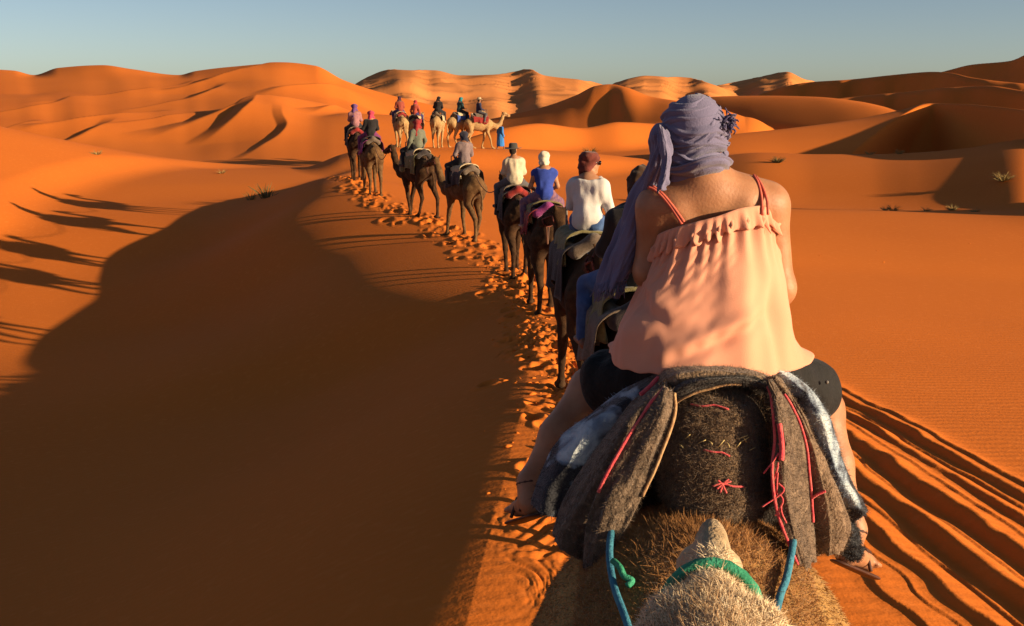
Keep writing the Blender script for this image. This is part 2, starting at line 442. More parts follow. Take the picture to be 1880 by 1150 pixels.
def field_mesh(prims, vox, k=.05, cuts=(), noise=None, grow=0.0, pad=None):
    """prims: ('c', a, b, ra, rb[, k]) tapered limb, ('e', centre, radii[, 3x3 axes][, k]) ellipsoid"""
    lo = np.full(3, 1e9); hi = -lo
    for p in prims:
        if p[0] == 'c':
            a, b = np.array(p[1], float), np.array(p[2], float); r = max(p[3], p[4]) + grow
            lo = np.minimum(lo, np.minimum(a, b) - r); hi = np.maximum(hi, np.maximum(a, b) + r)
        else:
            c = np.array(p[1], float); r = max(p[2]) + grow
            lo = np.minimum(lo, c - r); hi = np.maximum(hi, c + r)
    m = vox * 3 + (noise[0] if noise else 0)
    lo -= m; hi += m
    n = np.ceil((hi - lo) / vox).astype(int) + 1
    ax = [lo[i] + vox * np.arange(n[i]) for i in range(3)]
    D = np.full(n, 10.0, np.float32)
    for p in prims:
        kk = k
        if p[0] == 'c':
            a, b = np.array(p[1], float), np.array(p[2], float); ra, rb = p[3] + grow, p[4] + grow
            if len(p) > 5 and p[5]: kk = p[5]
            r = max(ra, rb)
            l, h = np.minimum(a, b) - r, np.maximum(a, b) + r
        else:
            c = np.array(p[1], float); rr = np.array(p[2], float) + grow
            Rm = p[3] if len(p) > 3 and p[3] is not None else None
            if len(p) > 4: kk = p[4]
            r = max(rr); l, h = c - r, c + r
        g = kk + 3 * vox
        i0 = np.clip(np.floor((l - g - lo) / vox).astype(int), 0, n - 1); i1 = np.clip(np.ceil((h + g - lo) / vox).astype(int) + 1, 1, n)
        X = ax[0][i0[0]:i1[0], None, None]; Y = ax[1][None, i0[1]:i1[1], None]; Z = ax[2][None, None, i0[2]:i1[2]]
        if p[0] == 'c':
            ab = b - a; L2 = max(float(ab @ ab), 1e-12)
            t = np.clip(((X - a[0]) * ab[0] + (Y - a[1]) * ab[1] + (Z - a[2]) * ab[2]) / L2, 0, 1)
            d = np.sqrt((X - a[0] - t * ab[0]) ** 2 + (Y - a[1] - t * ab[1]) ** 2 + (Z - a[2] - t * ab[2]) ** 2) - (ra + (rb - ra) * t)
        else:
            x, y, z = X - c[0], Y - c[1], Z - c[2]
            if Rm is not None:
                x, y, z = (Rm[0][0] * x + Rm[0][1] * y + Rm[0][2] * z), (Rm[1][0] * x + Rm[1][1] * y + Rm[1][2] * z), (Rm[2][0] * x + Rm[2][1] * y + Rm[2][2] * z)
            q = np.sqrt((x / rr[0]) ** 2 + (y / rr[1]) ** 2 + (z / rr[2]) ** 2)
            q2 = np.sqrt((x / rr[0] ** 2) ** 2 + (y / rr[1] ** 2) ** 2 + (z / rr[2] ** 2) ** 2) + 1e-9
            d = q * (q - 1) / q2
        sl = (slice(i0[0], i1[0]), slice(i0[1], i1[1]), slice(i0[2], i1[2]))
        D[sl] = smin(D[sl], d.astype(np.float32), kk)
    for (pt, nrm) in cuts:                      # keep the side the normal points away from
        nv = np.array(nrm, float); nv /= np.linalg.norm(nv)
        pl = (ax[0][:, None, None] - pt[0]) * nv[0] + (ax[1][None, :, None] - pt[1]) * nv[1] + (ax[2][None, None, :] - pt[2]) * nv[2]
        D = np.maximum(D, pl.astype(np.float32))
    if noise:
        amp, sx, sy, sz, sd = noise
        X, Y, Z = np.meshgrid(*ax, indexing='ij')
        near = np.abs(D) < amp * 2 + vox * 2
        v = vnoise3(X[near] * sx, Y[near] * sy, Z[near] * sz, sd)
        D[near] += (amp * v).astype(np.float32)
    return surface_nets(D, lo, vox)

def surface_nets(D, lo, vox):
    s = D < 0
    nx, ny, nz = D.shape
    c = s[:-1, :-1, :-1].astype(np.int8)
    tot = sum(s[a:nx - 1 + a, b:ny - 1 + b, e:nz - 1 + e].astype(np.int8) for a in (0, 1) for b in (0, 1) for e in (0, 1))
    act = (tot > 0) & (tot < 8)
    idx = np.full(act.shape, -1, np.int64)
    I = np.argwhere(act); idx[act] = np.arange(len(I))
    acc = np.zeros((len(I), 3)); cnt = np.zeros(len(I))
    corners = [(a, b, e) for a in (0, 1) for b in (0, 1) for e in (0, 1)]
    for p in corners:
        for axn in range(3):
            if p[axn]: continue
            q = list(p); q[axn] = 1
            d0 = D[I[:, 0] + p[0], I[:, 1] + p[1], I[:, 2] + p[2]]; d1 = D[I[:, 0] + q[0], I[:, 1] + q[1], I[:, 2] + q[2]]
            m = (d0 < 0) != (d1 < 0)
            t = np.where(m, d0 / np.where(m, d0 - d1, 1), 0)
            pos = np.tile(np.array(p, float), (len(I), 1)); pos[:, axn] += t
            acc[m] += pos[m]; cnt[m] += 1
    V = lo + vox * (I + acc / np.maximum(cnt, 1)[:, None])
    quads = []
    for axn in range(3):
        a1, a2 = [(1, 2), (2, 0), (0, 1)][axn]
        sl0 = [slice(None)] * 3; sl1 = [slice(None)] * 3
        sl0[axn] = slice(0, -1); sl1[axn] = slice(1, None)
        A, B = s[tuple(sl0)], s[tuple(sl1)]
        E = np.argwhere(A != B)
        ok = (E[:, a1] > 0) & (E[:, a2] > 0) & (E[:, a1] < D.shape[a1] - 1) & (E[:, a2] < D.shape[a2] - 1)
        E = E[ok]
        inside = A[E[:, 0], E[:, 1], E[:, 2]]
        def cell(o1, o2):
            q = E.copy(); q[:, a1] -= o1; q[:, a2] -= o2
            return idx[q[:, 0], q[:, 1], q[:, 2]]
        Q = np.stack([cell(1, 1), cell(0, 1), cell(0, 0), cell(1, 0)], 1)
        Q[~inside] = Q[~inside][:, ::-1]
        quads.append(Q[(Q >= 0).all(1)])
    return V, np.vstack(quads)

def relax(V, F, it=2, lam=.5):
    n = len(V)
    e = np.vstack([F[:, [0, 1]], F[:, [1, 2]], F[:, [2, 3]], F[:, [3, 0]]])
    for _ in range(it):
        acc = np.zeros_like(V); cnt = np.zeros(n)
        for a, b in ((0, 1), (1, 0)):
            for ax_ in range(3):
                acc[:, ax_] += np.bincount(e[:, a], V[e[:, b], ax_], n)
            cnt += np.bincount(e[:, a], minlength=n)
        V = V * (1 - lam) + lam * acc / np.maximum(cnt, 1)[:, None]
    return V

def soft(name, prims, vox, material, parent=None, k=.05, it=2, kind=None, **kw):
    V, F = field_mesh(prims, vox, k, **kw)
    V = relax(V, F, it)
    return link(name, mesh_from(V, F, name), material, parent, kind=kind)

def tube_mesh(pts, r, seg=8, r2=None, closed=False):
    pts = [Vector(p) for p in pts]
    n = len(pts); V = []; F = []
    up = Vector((0.13, .21, 1)).normalized()
    for i_, p in enumerate(pts):
        d = (pts[min(i_ + 1, n - 1)] - pts[max(i_ - 1, 0)]).normalized()
        a = d.cross(up)
        if a.length < 1e-4: a = d.cross(Vector((1, 0, 0)))
        a.normalize(); b = a.cross(d)
        rr = r if r2 is None else r + (r2 - r) * i_ / (n - 1)
        for s_ in range(seg):
            t = 2 * math.pi * s_ / seg
            V.append(p + a * math.cos(t) * rr + b * math.sin(t) * rr)
    for i_ in range(n - 1):
        for s_ in range(seg):
            F.append((i_ * seg + s_, i_ * seg + (s_ + 1) % seg, (i_ + 1) * seg + (s_ + 1) % seg, (i_ + 1) * seg + s_))
    F.append(tuple(range(seg))[::-1]); F.append(tuple((n - 1) * seg + s_ for s_ in range(seg)))
    return V, F

def spline(pts, n=24):
    pts = [np.array(p, float) for p in pts]
    P_ = [2 * pts[0] - pts[1]] + pts + [2 * pts[-1] - pts[-2]]
    out = []
    segs = len(pts) - 1
    for i_ in range(n + 1):
        u = i_ / n * segs; s_ = min(int(u), segs - 1); t = u - s_
        a, b, c, d = P_[s_:s_ + 4]
        out.append(.5 * (2 * b + (c - a) * t + (2 * a - 5 * b + 4 * c - d) * t * t + (3 * b - a - 3 * c + d) * t ** 3))
    return np.array(out)

def tube(name, pts, r, material, parent=None, n=20, r2=None, seg=8):
    V, F = tube_mesh([tuple(p) for p in spline(pts, n)], r, seg, r2)
    return link(name, mesh_from(V, F, name), material, parent)

def join_meshes(parts):
    Vs, Fs, o = [], [], 0
    for V, F in parts:
        Vs += [tuple(v) for v in V]; Fs += [tuple(i_ + o for i_ in f) for f in F]; o += len(V)
    return Vs, Fs

# ------------------------------------------------------------------ camels
def fur_mat(name, c1, c2, scale=9.0, bump=.6):
    return mat(name, c1, .95, c2, scale, bump, 90.0, 8, sheen=.03, spec=.06)
FUR_DARK = fur_mat('dark_camel_fur', (.034, .018, .010), (.075, .040, .020))
FUR_BROWN = fur_mat('brown_camel_fur', (.09, .048, .021), (.16, .09, .04))
FUR_PALE = fur_mat('pale_camel_fur', (.32, .195, .085), (.42, .28, .135))
FUR_TAN = fur_mat('tan_camel_fur', (.34, .20, .07), (.25, .14, .05))
FUR_CREAM = fur_mat('cream_camel_fur', (.55, .44, .29), (.34, .24, .14), 14)
EYE_M = mat('dark_eye', (.01, .006, .004), .15, spec=.6)

def camel_prims(sw=(0, 0, 0, 0), head_turn=0.0, head_up=0.0, hump=(.17, .34, .25), hz=1.85, pitch=0.0, side_ears=False):
    P = [('c', (0, -.5, 1.5), (0, .5, 1.45), .29, .31), ('e', (0, .0, 1.42), (.35, .72, .36)),
         ('e', (0, -.58, 1.5), (.27, .32, .31)), ('e', (0, .55, 1.42), (.25, .32, .36)),
         ('e', (0, -.05, hz), hump, None, .22),
         ('c', (0, .70, 1.45), (0, 1.04, 1.30), .21, .16), ('c', (0, 1.04, 1.30), (0, 1.32, 1.48 + head_up * .3), .16, .125)]
    hx = math.sin(head_turn)
    n3 = (hx * .10, 1.46, 1.80 + head_up * .8); n4 = (hx * .16, 1.53, 2.02 + head_up)
    P += [('c', (0, 1.32, 1.48 + head_up * .3), n3, .125, .10), ('c', n3, n4, .10, .095)]
    ct, st = math.cos(head_turn), math.sin(head_turn)
    def hd(x, y, z):
        return (n4[0] + x * ct + y * st, n4[1] - x * st + y * ct, n4[2] + z + y * pitch)
    P += [('e', hd(0, .06, .05), (.105, .15, .105), None, .05), ('c', hd(0, .12, .04), hd(0, .40, -.08), .085, .062), ('c', hd(0, .06, -.02), hd(0, .36, -.12), .07, .04),
          ('e', hd(0, .42, -.09), (.058, .06, .055), None, .03)]
    for s in (-1, 1):
        P += [('c', hd(s * .08, -.05, .06), hd(s * .135, -.09, .055), .026, .012, .02) if side_ears else ('c', hd(s * .075, -.03, .11), hd(s * .12, -.05, .20), .026, .012, .02), ('e', hd(s * .075, .12, .085), (.03, .045, .03), None, .03)]
    legs = [(-1, sw[0]), (1, sw[1])]
    for s, w in legs:      # hind legs
        x = s * .17
        P += [('c', (s * .16, -.60, 1.42), (s * .19, -.46 + .25 * w, 1.04), .20, .125, .08), ('c', (s * .19, -.46 + .25 * w, 1.04), (x, -.72 + .55 * w, .62), .115, .062),
              ('c', (x, -.72 + .55 * w, .62), (x, -.62 + .85 * w, .16 + .06 * max(-w, 0)), .058, .042, .03), ('c', (x, -.62 + .85 * w, .16 + .06 * max(-w, 0)), (x, -.54 + .95 * w, .055 + .02 * max(-w, 0)), .044, .062, .03),
              ('e', (x, -.50 + .95 * w, .045 + .02 * max(-w, 0)), (.075, .11, .045), None, .03)]
    for s, w in [(-1, sw[2]), (1, sw[3])]:
        x = s * .16; b = max(-w, 0)
        P += [('c', (s * .17, .50, 1.32), (s * .18, .44 + .12 * w, 1.02), .165, .105, .08), ('c', (s * .18, .44 + .12 * w, 1.02), (x, .50 + .5 * w, .58), .09, .062),
              ('c', (x, .50 + .5 * w, .58), (x, .48 + .8 * w, .15 + .08 * b), .058, .042, .03), ('c', (x, .48 + .8 * w, .15 + .08 * b), (x, .53 + .88 * w, .055 + .02 * b), .044, .062, .03),
              ('e', (x, .57 + .88 * w, .045 + .02 * b), (.078, .11, .045), None, .03)]
    P += [('c', (0, -.86, 1.5), (.01, -.95, 1.22), .045, .028, .04), ('c', (.01, -.95, 1.22), (.02, -.93, .95), .028, .04, .03), ('c', (.02, -.93, .95), (.02, -.92, .82), .04, .012, .03)]
    return P, hd
GAITS = [(.30, -.32, -.30, .34), (-.34, .30, .32, -.22), (.10, -.22, .28, -.30), (-.12, .34, -.34, .14)]
CAMEL_MESH = {}
HALTER_M = mat('halter_rope', (.10, .03, .02), .9, (.2, .06, .05), 30)
def camel_template(g):
    if g in CAMEL_MESH: return CAMEL_MESH[g]
    P, hd = camel_prims(GAITS[g], head_turn=(-.2, -.45, 0, .1)[g], head_up=(0, .05, -.08, .1)[g])
    V, F = field_mesh(P, .024, .06, noise=(.006, 14, 14, 14, 3))
    V = relax(V, F, 1)
    body = mesh_from(V, F, 'camel_body')
    ring = lambda y, r, z: [hd(r * math.cos(t), y + .02 * math.sin(t), z + r * 1.05 * math.sin(t)) for t in np.linspace(0, 2 * math.pi, 15)]
    Vh, Fh = join_meshes([tube_mesh(ring(.26, .088, -.045), .012, 6), tube_mesh(ring(-.01, .118, .02), .012, 6), tube_mesh([hd(.09, .26, -.04), hd(.112, .12, .0), hd(.115, 0, .03)], .011, 6), tube_mesh([hd(-.09, .26, -.04), hd(-.112, .12, .0), hd(-.115, 0, .03)], .011, 6)])
    hal = mesh_from(Vh, Fh, 'halter')
    bm = bmesh.new()
    bmesh.ops.create_uvsphere(bm, u_segments=10, v_segments=8, radius=.02)
    eye = bpy.data.meshes.new('eye'); bm.to_mesh(eye); bm.free()
    CAMEL_MESH[g] = (body, hal, eye, hd)
    return CAMEL_MESH[g]

def slot(o, m):
    if not o.data.materials: o.data.materials.append(m)
    o.material_slots[0].link = 'OBJECT'; o.material_slots[0].material = m

def camel(x, y, rz, g, fur, label, group, scale=1.0):
    z = ground(x, y)
    body, hal, eye, hd = camel_template(g)
    root = empty('camel', (x, y, z - .02), rz); root.scale = (scale,) * 3
    tag(root, label, 'camel', group)
    o = link('body', body, None, root); slot(o, fur)
    h = link('halter', hal, None, root); slot(h, HALTER_M)
    for s in (-1, 1):
        e = link('eye', eye, None, root); slot(e, EYE_M); e.location = hd(s * .098, .13, .075)
    return root

# blankets, pads and steel handle bar on a camel's back
BL = {
    'grey': mat('grey_felt_blanket', (.10, .075, .055), .95, (.16, .12, .09), 40, .5, 150, sheen=.2, spec=.1),
    'cream': mat('cream_blanket', (.52, .42, .27), .95, (.42, .32, .19), 20, .4, 120, sheen=.2, spec=.1),
    'red': mat('red_blanket', (.30, .03, .025), .95, (.16, .02, .02), 15, .4, 120, sheen=.2, spec=.1),
    'dark': mat('dark_blanket', (.028, .024, .026), .95, (.05, .04, .04), 30, .4, 120, sheen=.2, spec=.1),
    'olive': mat('olive_blanket', (.14, .12, .05), .95, (.22, .19, .09), 18, .4, 120, sheen=.2, spec=.1),
    'blue': mat('blue_blanket', (.03, .06, .22), .95, (.05, .09, .3), 18, .4, 120, sheen=.2, spec=.1),
    'purple': mat('purple_blanket', (.20, .03, .14), .95, (.30, .05, .2), 12, .4, 120, sheen=.2, spec=.1),
}
STEEL = mat('saddle_steel', (.12, .11, .10), .45, spec=.5)
def drape_mesh(hw, top, dropl, dropr, y0, y1, seed, thick=.025, nx=44, ny=26):
    """blanket lying across the back: arched cross-section, hanging edges, folds"""
    rs = np.random.default_rng(seed)
    s = np.linspace(-1, 1, nx); t = np.linspace(0, 1, ny)
    Sg, Tg = np.meshgrid(s, t, indexing='ij')
    ph = rs.random(4) * 6
    a = np.abs(Sg)
    X = np.sign(Sg) * hw * np.clip(np.sin(np.clip(a / .55, 0, 1) * math.pi / 2), 0, 1)
    dr = np.where(Sg < 0, dropl, dropr)
    Z = top - .16 * np.clip(a / .55, 0, 1) ** 2.4 - np.clip((a - .5) / .5, 0, 1) * dr
    hang = np.clip((a - .45) / .55, 0, 1)
    Z = Z + hang * hang * (.07 * vnoise(Tg * 3.1 + ph[0], Sg * 0 + seed, seed + 5) + .035 * vnoise(Tg * 9 + ph[1], Sg * 0, seed + 6))
    X = X + np.sign(Sg) * hang * (.03 * np.sin(Tg * 17 + ph[0]) + .02 * np.sin(Tg * 29 + ph[1]) + .02)
    Z = Z + hang * .04 * np.sin(Tg * 5 + ph[2]) + .012 * vnoise(X * 9, Tg * 9, seed) - .05 * (1 - np.abs(2 * Tg - 1)) * (1 - hang)
    Yv = y0 + (y1 - y0) * Tg + .025 * np.sin(Sg * 7 + ph[3]) * (Tg - .5)
    top_v = np.stack([X, Yv, Z], -1).reshape(-1, 3)
    inn = np.stack([X - np.sign(Sg) * thick * hang, Yv, Z - thick * (1 - hang)], -1).reshape(-1, 3)
    V = np.vstack([top_v, inn]); o = nx * ny; F = []
    for i_ in range(nx - 1):
        for j_ in range(ny - 1):
            q = (i_ * ny + j_, (i_ + 1) * ny + j_, (i_ + 1) * ny + j_ + 1, i_ * ny + j_ + 1)
            F.append(q); F.append(tuple(o + k_ for k_ in q[::-1]))
    for i_ in range(nx - 1):
        for j_ in (0, ny - 1):
            q = (i_ * ny + j_, (i_ + 1) * ny + j_, o + (i_ + 1) * ny + j_, o + i_ * ny + j_)
            F.append(q if j_ else q[::-1])
    for j_ in range(ny - 1):
        for i_ in (0, nx - 1):
            q = (i_ * ny + j_, i_ * ny + j_ + 1, o + i_ * ny + j_ + 1, o + i_ * ny + j_)
            F.append(q[::-1] if i_ else q)
    return V, np.array(F)
DRAPE = {}
def saddle(x, y, rz, c1, c2, c3, label, group, sd=0, scale=1.0):
    z = ground(x, y)
    root = empty('saddle', (x, y, z), rz); root.scale = (scale,) * 3; tag(root, label, 'saddle', group)
    if not DRAPE:
        for i_ in range(2):
            DRAPE['under', i_] = mesh_from(*drape_mesh(.36, 1.97, .34 + .1 * i_, .30, -.42, .50, 3 + i_, .015), 'under_blanket')
            DRAPE['top', i_] = mesh_from(*drape_mesh(.31, 2.10, .22, .18 + .08 * i_, -.30, .40, 13 + i_, .03), 'top_blanket')
            P = [('c', (-.20, -.36, 1.86), (-.24, .38, 1.88), .075, .08), ('c', (.20, -.36, 1.86), (.24, .38, 1.88), .075, .08), ('c', (-.19, -.38, 1.88), (.0, -.42, 2.0), .075, .08), ('c', (.19, -.38, 1.88), (.0, -.42, 2.0), .075, .08)]
            V, F = field_mesh(P, .025, .06); DRAPE['pad', i_] = mesh_from(relax(V, F, 1), F, 'pad')
            DRAPE['handle', i_] = mesh_from(*join_meshes([tube_mesh(spline([(-.16, .44, 1.9), (-.16, .46, 2.2), (-.13, .46, 2.27), (.13, .46, 2.27), (.16, .46, 2.2), (.16, .44, 1.9)], 24), .014, 7)]), 'handle_bar')
    i_ = sd % 2
    for nm, key, m in (('under_blanket', 'under', c1), ('top_blanket', 'top', c2), ('pad', 'pad', c3), ('handle_bar', 'handle', STEEL)):
        o = link(nm, DRAPE[key, i_], None, root); slot(o, m)
    return root

# ------------------------------------------------------------------ riders
SKIN = mat('medium_skin', (.40, .20, .11), .55, (.34, .16, .085), 12, .08, 200, spec=.35, sss=.08)  # lighter of the two rider skin tones, slightly mottled
SKIN_D = mat('tanned_skin', (.22, .10, .055), .6, (.18, .08, .045), 12, spec=.3)
CL = {}
def cloth(name, c, c2=None):
    if name not in CL:
        c2 = c2 or tuple(v * .8 for v in c)
        CL[name] = mat(name, c, .9, c2, 14, .18, 70, sheen=.15, spec=.15)
    return CL[name]

def limb_hand(wrist, d, s, r=.5):
    """palm, four fingers and a thumb at the end of an arm; d = direction of the hand"""
    w = Vector(wrist); d = Vector(d).normalized()
    side = d.cross(Vector((0, 0, 1))).normalized(); up = side.cross(d)
    palm = w + d * .05
    P = [('c', tuple(w), tuple(palm), .026, .034, .02)]
    for i_, ln in enumerate((.060, .068, .064, .050)):
        b = palm + side * (i_ - 1.5) * .019 + d * .03
        m = b + d * ln * .55 - up * .012; t = m + d * ln * .25 - up * .035
        P += [('c', tuple(palm + side * (i_ - 1.5) * .012), tuple(b), .018, .011, .012), ('c', tuple(b), tuple(m), .011, .0095, .006), ('c', tuple(m), tuple(t), .0095, .008, .006)]
    tb = w + d * .02 - side * s * .03
    tm = tb + d * .035 - side * s * .025 - up * .012
    P += [('c', tuple(tb), tuple(tm), .015, .012, .012), ('c', tuple(tm), tuple(tm + d * .03 - up * .02 + side * s * .008), .012, .009, .006)]
    return P

def rider_pose(lean=0.0, turn=0.0, arms='front', tall=1.0, side=0.0, splay=1.0):
    J = {}
    J['hip'] = Vector((0, 0, .10))
    sl, cl = math.sin(lean), math.cos(lean)
    def up(x, y, z):      # upper body, leaning forward about the hips
        z -= .1
        return Vector((x + side * z, y * cl + z * sl, .1 + (z * cl - y * sl) * tall))
    J['chest'] = up(0, .0, .42); J['neck'] = up(0, .01, .58); J['head'] = up(0, .035, .735)
    for s, n in ((-1, 'l'), (1, 'r')):
        J['sh' + n] = up(s * .175, 0, .475)
        if arms == 'front': J['el' + n] = up(s * .25, .06, .24); J['wr' + n] = up(s * .12, .28, .17)
        elif arms == 'down': J['el' + n] = up(s * .26, -.02, .24); J['wr' + n] = up(s * .25, .12, .02)
        else: J['el' + n] = up(s * .23, .10, .25); J['wr' + n] = up(s * .06, .30, .24)
        J['kn' + n] = Vector((s * .33 * splay, .34, -.08)); J['an' + n] = Vector((s * .37 * splay, .24, -.47)); J['to' + n] = Vector((s * .40 * splay, .42, -.52))
        J['he' + n] = Vector((s * .365 * splay, .20, -.52))
    J['turn'] = turn
    return J

def head_prims(J, hair=False):
    h = J['head']; t = J['turn']; c, s = math.cos(t), math.sin(t)
    def q(x, y, z): return (h.x + x * c + y * s, h.y - x * s + y * c, h.z + z)
    Rm = [[c, -s, 0], [s, c, 0], [0, 0, 1]]
    P = [('e', q(0, -.01, .03), (.075, .097, .092), Rm, .03), ('e', q(0, .035, -.045), (.055, .062, .068), Rm, .03), ('c', q(0, .093, .01), q(0, .112, -.025), .010, .014, .012), ('e', q(0, .072, -.105), (.026, .024, .02), Rm, .02),
         ('e', q(0, .09, -.066), (.024, .013, .009), Rm, .008), ('c', q(-.045, .078, .032), q(.045, .078, .032), .013, .013, .015)]
    for sd in (-1, 1):
        P.append(('e', q(sd * .079, -.01, -.005), (.012, .022, .033), Rm, .008))
    return P, q, Rm

def person_parts(root, J, top, trousers, skin, head='scarf', headcol=None, sleeves='long', vox=.02, shoe=None, legs='trousers', tail=True, seed=1, torso_w=1.0):
    P = []
    hip, ch, nk = J['hip'], J['chest'], J['neck']
    TOR = [('e', tuple(hip), (.155 * torso_w, .125, .12)), ('c', tuple(hip + Vector((0, 0, .04))), tuple(ch - Vector((0, 0, .12))), .118 * torso_w, .12 * torso_w, .08), ('e', tuple(ch), (.165 * torso_w, .11, .17), None, .08),
           ('c', tuple(J['shl']), tuple(ch + Vector((0, 0, .10))), .050, .085, .09), ('c', tuple(J['shr']), tuple(ch + Vector((0, 0, .10))), .050, .085, .09), ('c', tuple(nk - Vector((0, 0, .02))), tuple(nk - Vector((0, 0, .12))), .05, .085, .09)]
    NECK = [('c', tuple(nk - Vector((0, 0, .06))), tuple(J['head'] - Vector((0, .0, .05))), .062, .052, .03)]
    HEAD, q, Rm = head_prims(J)
    UA, FA, HA, LEG, SHIN, FOOT = [], [], [], [], [], []
    for s, n in ((-1, 'l'), (1, 'r')):
        UA += [('c', tuple(J['sh' + n]), tuple(J['el' + n]), .052, .040, .06)]
        FA += [('c', tuple(J['el' + n]), tuple(J['wr' + n]), .041, .027, .03)]
        d = (J['wr' + n] - J['el' + n]).normalized()
        HA += limb_hand(J['wr' + n], d, s)
        LEG += [('c', (s * .10, .02, .06), tuple(J['kn' + n]), .095, .062, .06)]
        SHIN += [('c', tuple(J['kn' + n]), tuple(J['kn' + n].lerp(J['an' + n], .35) + Vector((0, -.025, 0))), .06, .056, .03), ('c', tuple(J['kn' + n].lerp(J['an' + n], .35) + Vector((0, -.025, 0))), tuple(J['an' + n]), .054, .034, .03)]
        FOOT += [('c', tuple(J['an' + n]), tuple(J['he' + n]), .036, .034, .03), ('c', tuple(J['he' + n]), tuple(J['to' + n]), .036, .028, .03)]
    soft('body', TOR + NECK + HEAD + UA + FA + HA + LEG + SHIN + FOOT, vox, skin, root, .04, 1)
    tp = TOR + (UA if sleeves != 'none' else []) + (FA if sleeves == 'long' else [])
    cuts = [(tuple(nk + Vector((0, 0, .005))), (0, -.2, 1))]
    soft('shirt' if legs != 'robe' else 'robe', tp + (LEG if legs == 'robe' else []) + (SHIN if legs == 'robe' else []), vox, top, root, .06, 1, grow=.022 if sleeves != 'loose' else .035, cuts=cuts, noise=(.013, 15, 15, 7, seed))
    if legs == 'trousers':
        soft('trousers', [TOR[0]] + LEG + SHIN, vox, trousers, root, .05, 1, grow=.018, cuts=[((0, 0, .22), (0, 0, 1))], noise=(.008, 16, 16, 9, seed + 5))
    if shoe:
        soft('shoe', FOOT[:2], vox, shoe, root, .03, 1, grow=.012)
        soft('shoe', FOOT[2:], vox, shoe, root, .03, 1, grow=.012)
    if head == 'scarf':
        H = [HEAD[0], ('e', q(0, -.02, .02), (.085, .105, .10), Rm, .03), ('c', q(-.06, -.05, -.12), q(.06, -.05, -.12), .06, .06, .05), ('c', q(-.07, .05, .05), q(.07, .05, .05), .035, .035, .03), ('e', q(.06, -.06, .05), (.05, .05, .045), Rm, .03)]
        if tail: H += [('c', q(-.05, -.1, -.08), q(-.09, -.13, -.34), .045, .03, .03)]
        soft('headscarf', H, vox * .8, headcol, root, .03, 1, grow=.012, noise=(.009, 18, 18, 34, seed + 2))
    elif head == 'turban':
        H = [('e', q(0, -.01, .055), (.10, .118, .085), Rm, .03), ('c', q(-.065, .055, .015), q(.06, -.04, .07), .034, .036, .05), ('c', q(-.05, -.07, -.07), q(.05, -.06, -.07), .05, .05, .05), ('e', q(0, -.03, .0), (.088, .1, .09), Rm, .04), ('c', q(.02, -.11, -.05), q(.04, -.12, -.2), .035, .02, .04)]
        soft('turban', H, vox * .7, headcol, root, .035, 1, noise=(.010, 18, 18, 46, seed + 2))
    elif head == 'hat':
        V, F = [], []
        prof = [(.0, .135), (.07, .13), (.092, .11), (.10, .03), (.13, .015), (.185, .02), (.19, .012), (.13, .005), (.1, .01)]
        ns = 20
        for r_, z_ in prof:
            for a_ in range(ns):
                t_ = 2 * math.pi * a_ / ns
                V.append(q(r_ * math.cos(t_), r_ * math.sin(t_) * 1.15 - .01, z_ + .035 + .012 * math.cos(2 * t_) * (r_ > .12)))
        for i_ in range(len(prof) - 1):
            for a_ in range(ns):
                F.append((i_ * ns + a_, (i_ + 1) * ns + a_, (i_ + 1) * ns + (a_ + 1) % ns, i_ * ns + (a_ + 1) % ns))
        link('hat', mesh_from(V, F, 'hat'), headcol, root)
        soft('hair', [('e', q(0, -.03, .0), (.082, .09, .1), Rm, .02)], vox, cloth('dark_hair', (.02, .012, .008)), root, .02, 1)
    elif head == 'hair':
        H = [('e', q(0, -.025, .045), (.085, .1, .09), Rm, .03), ('c', q(0, -.07, 0), q(0, -.09, -.17), .085, .075, .05)]
        soft('hair', H, vox * .8, headcol, root, .03, 1, noise=(.014, 26, 26, 26, seed))
    return q
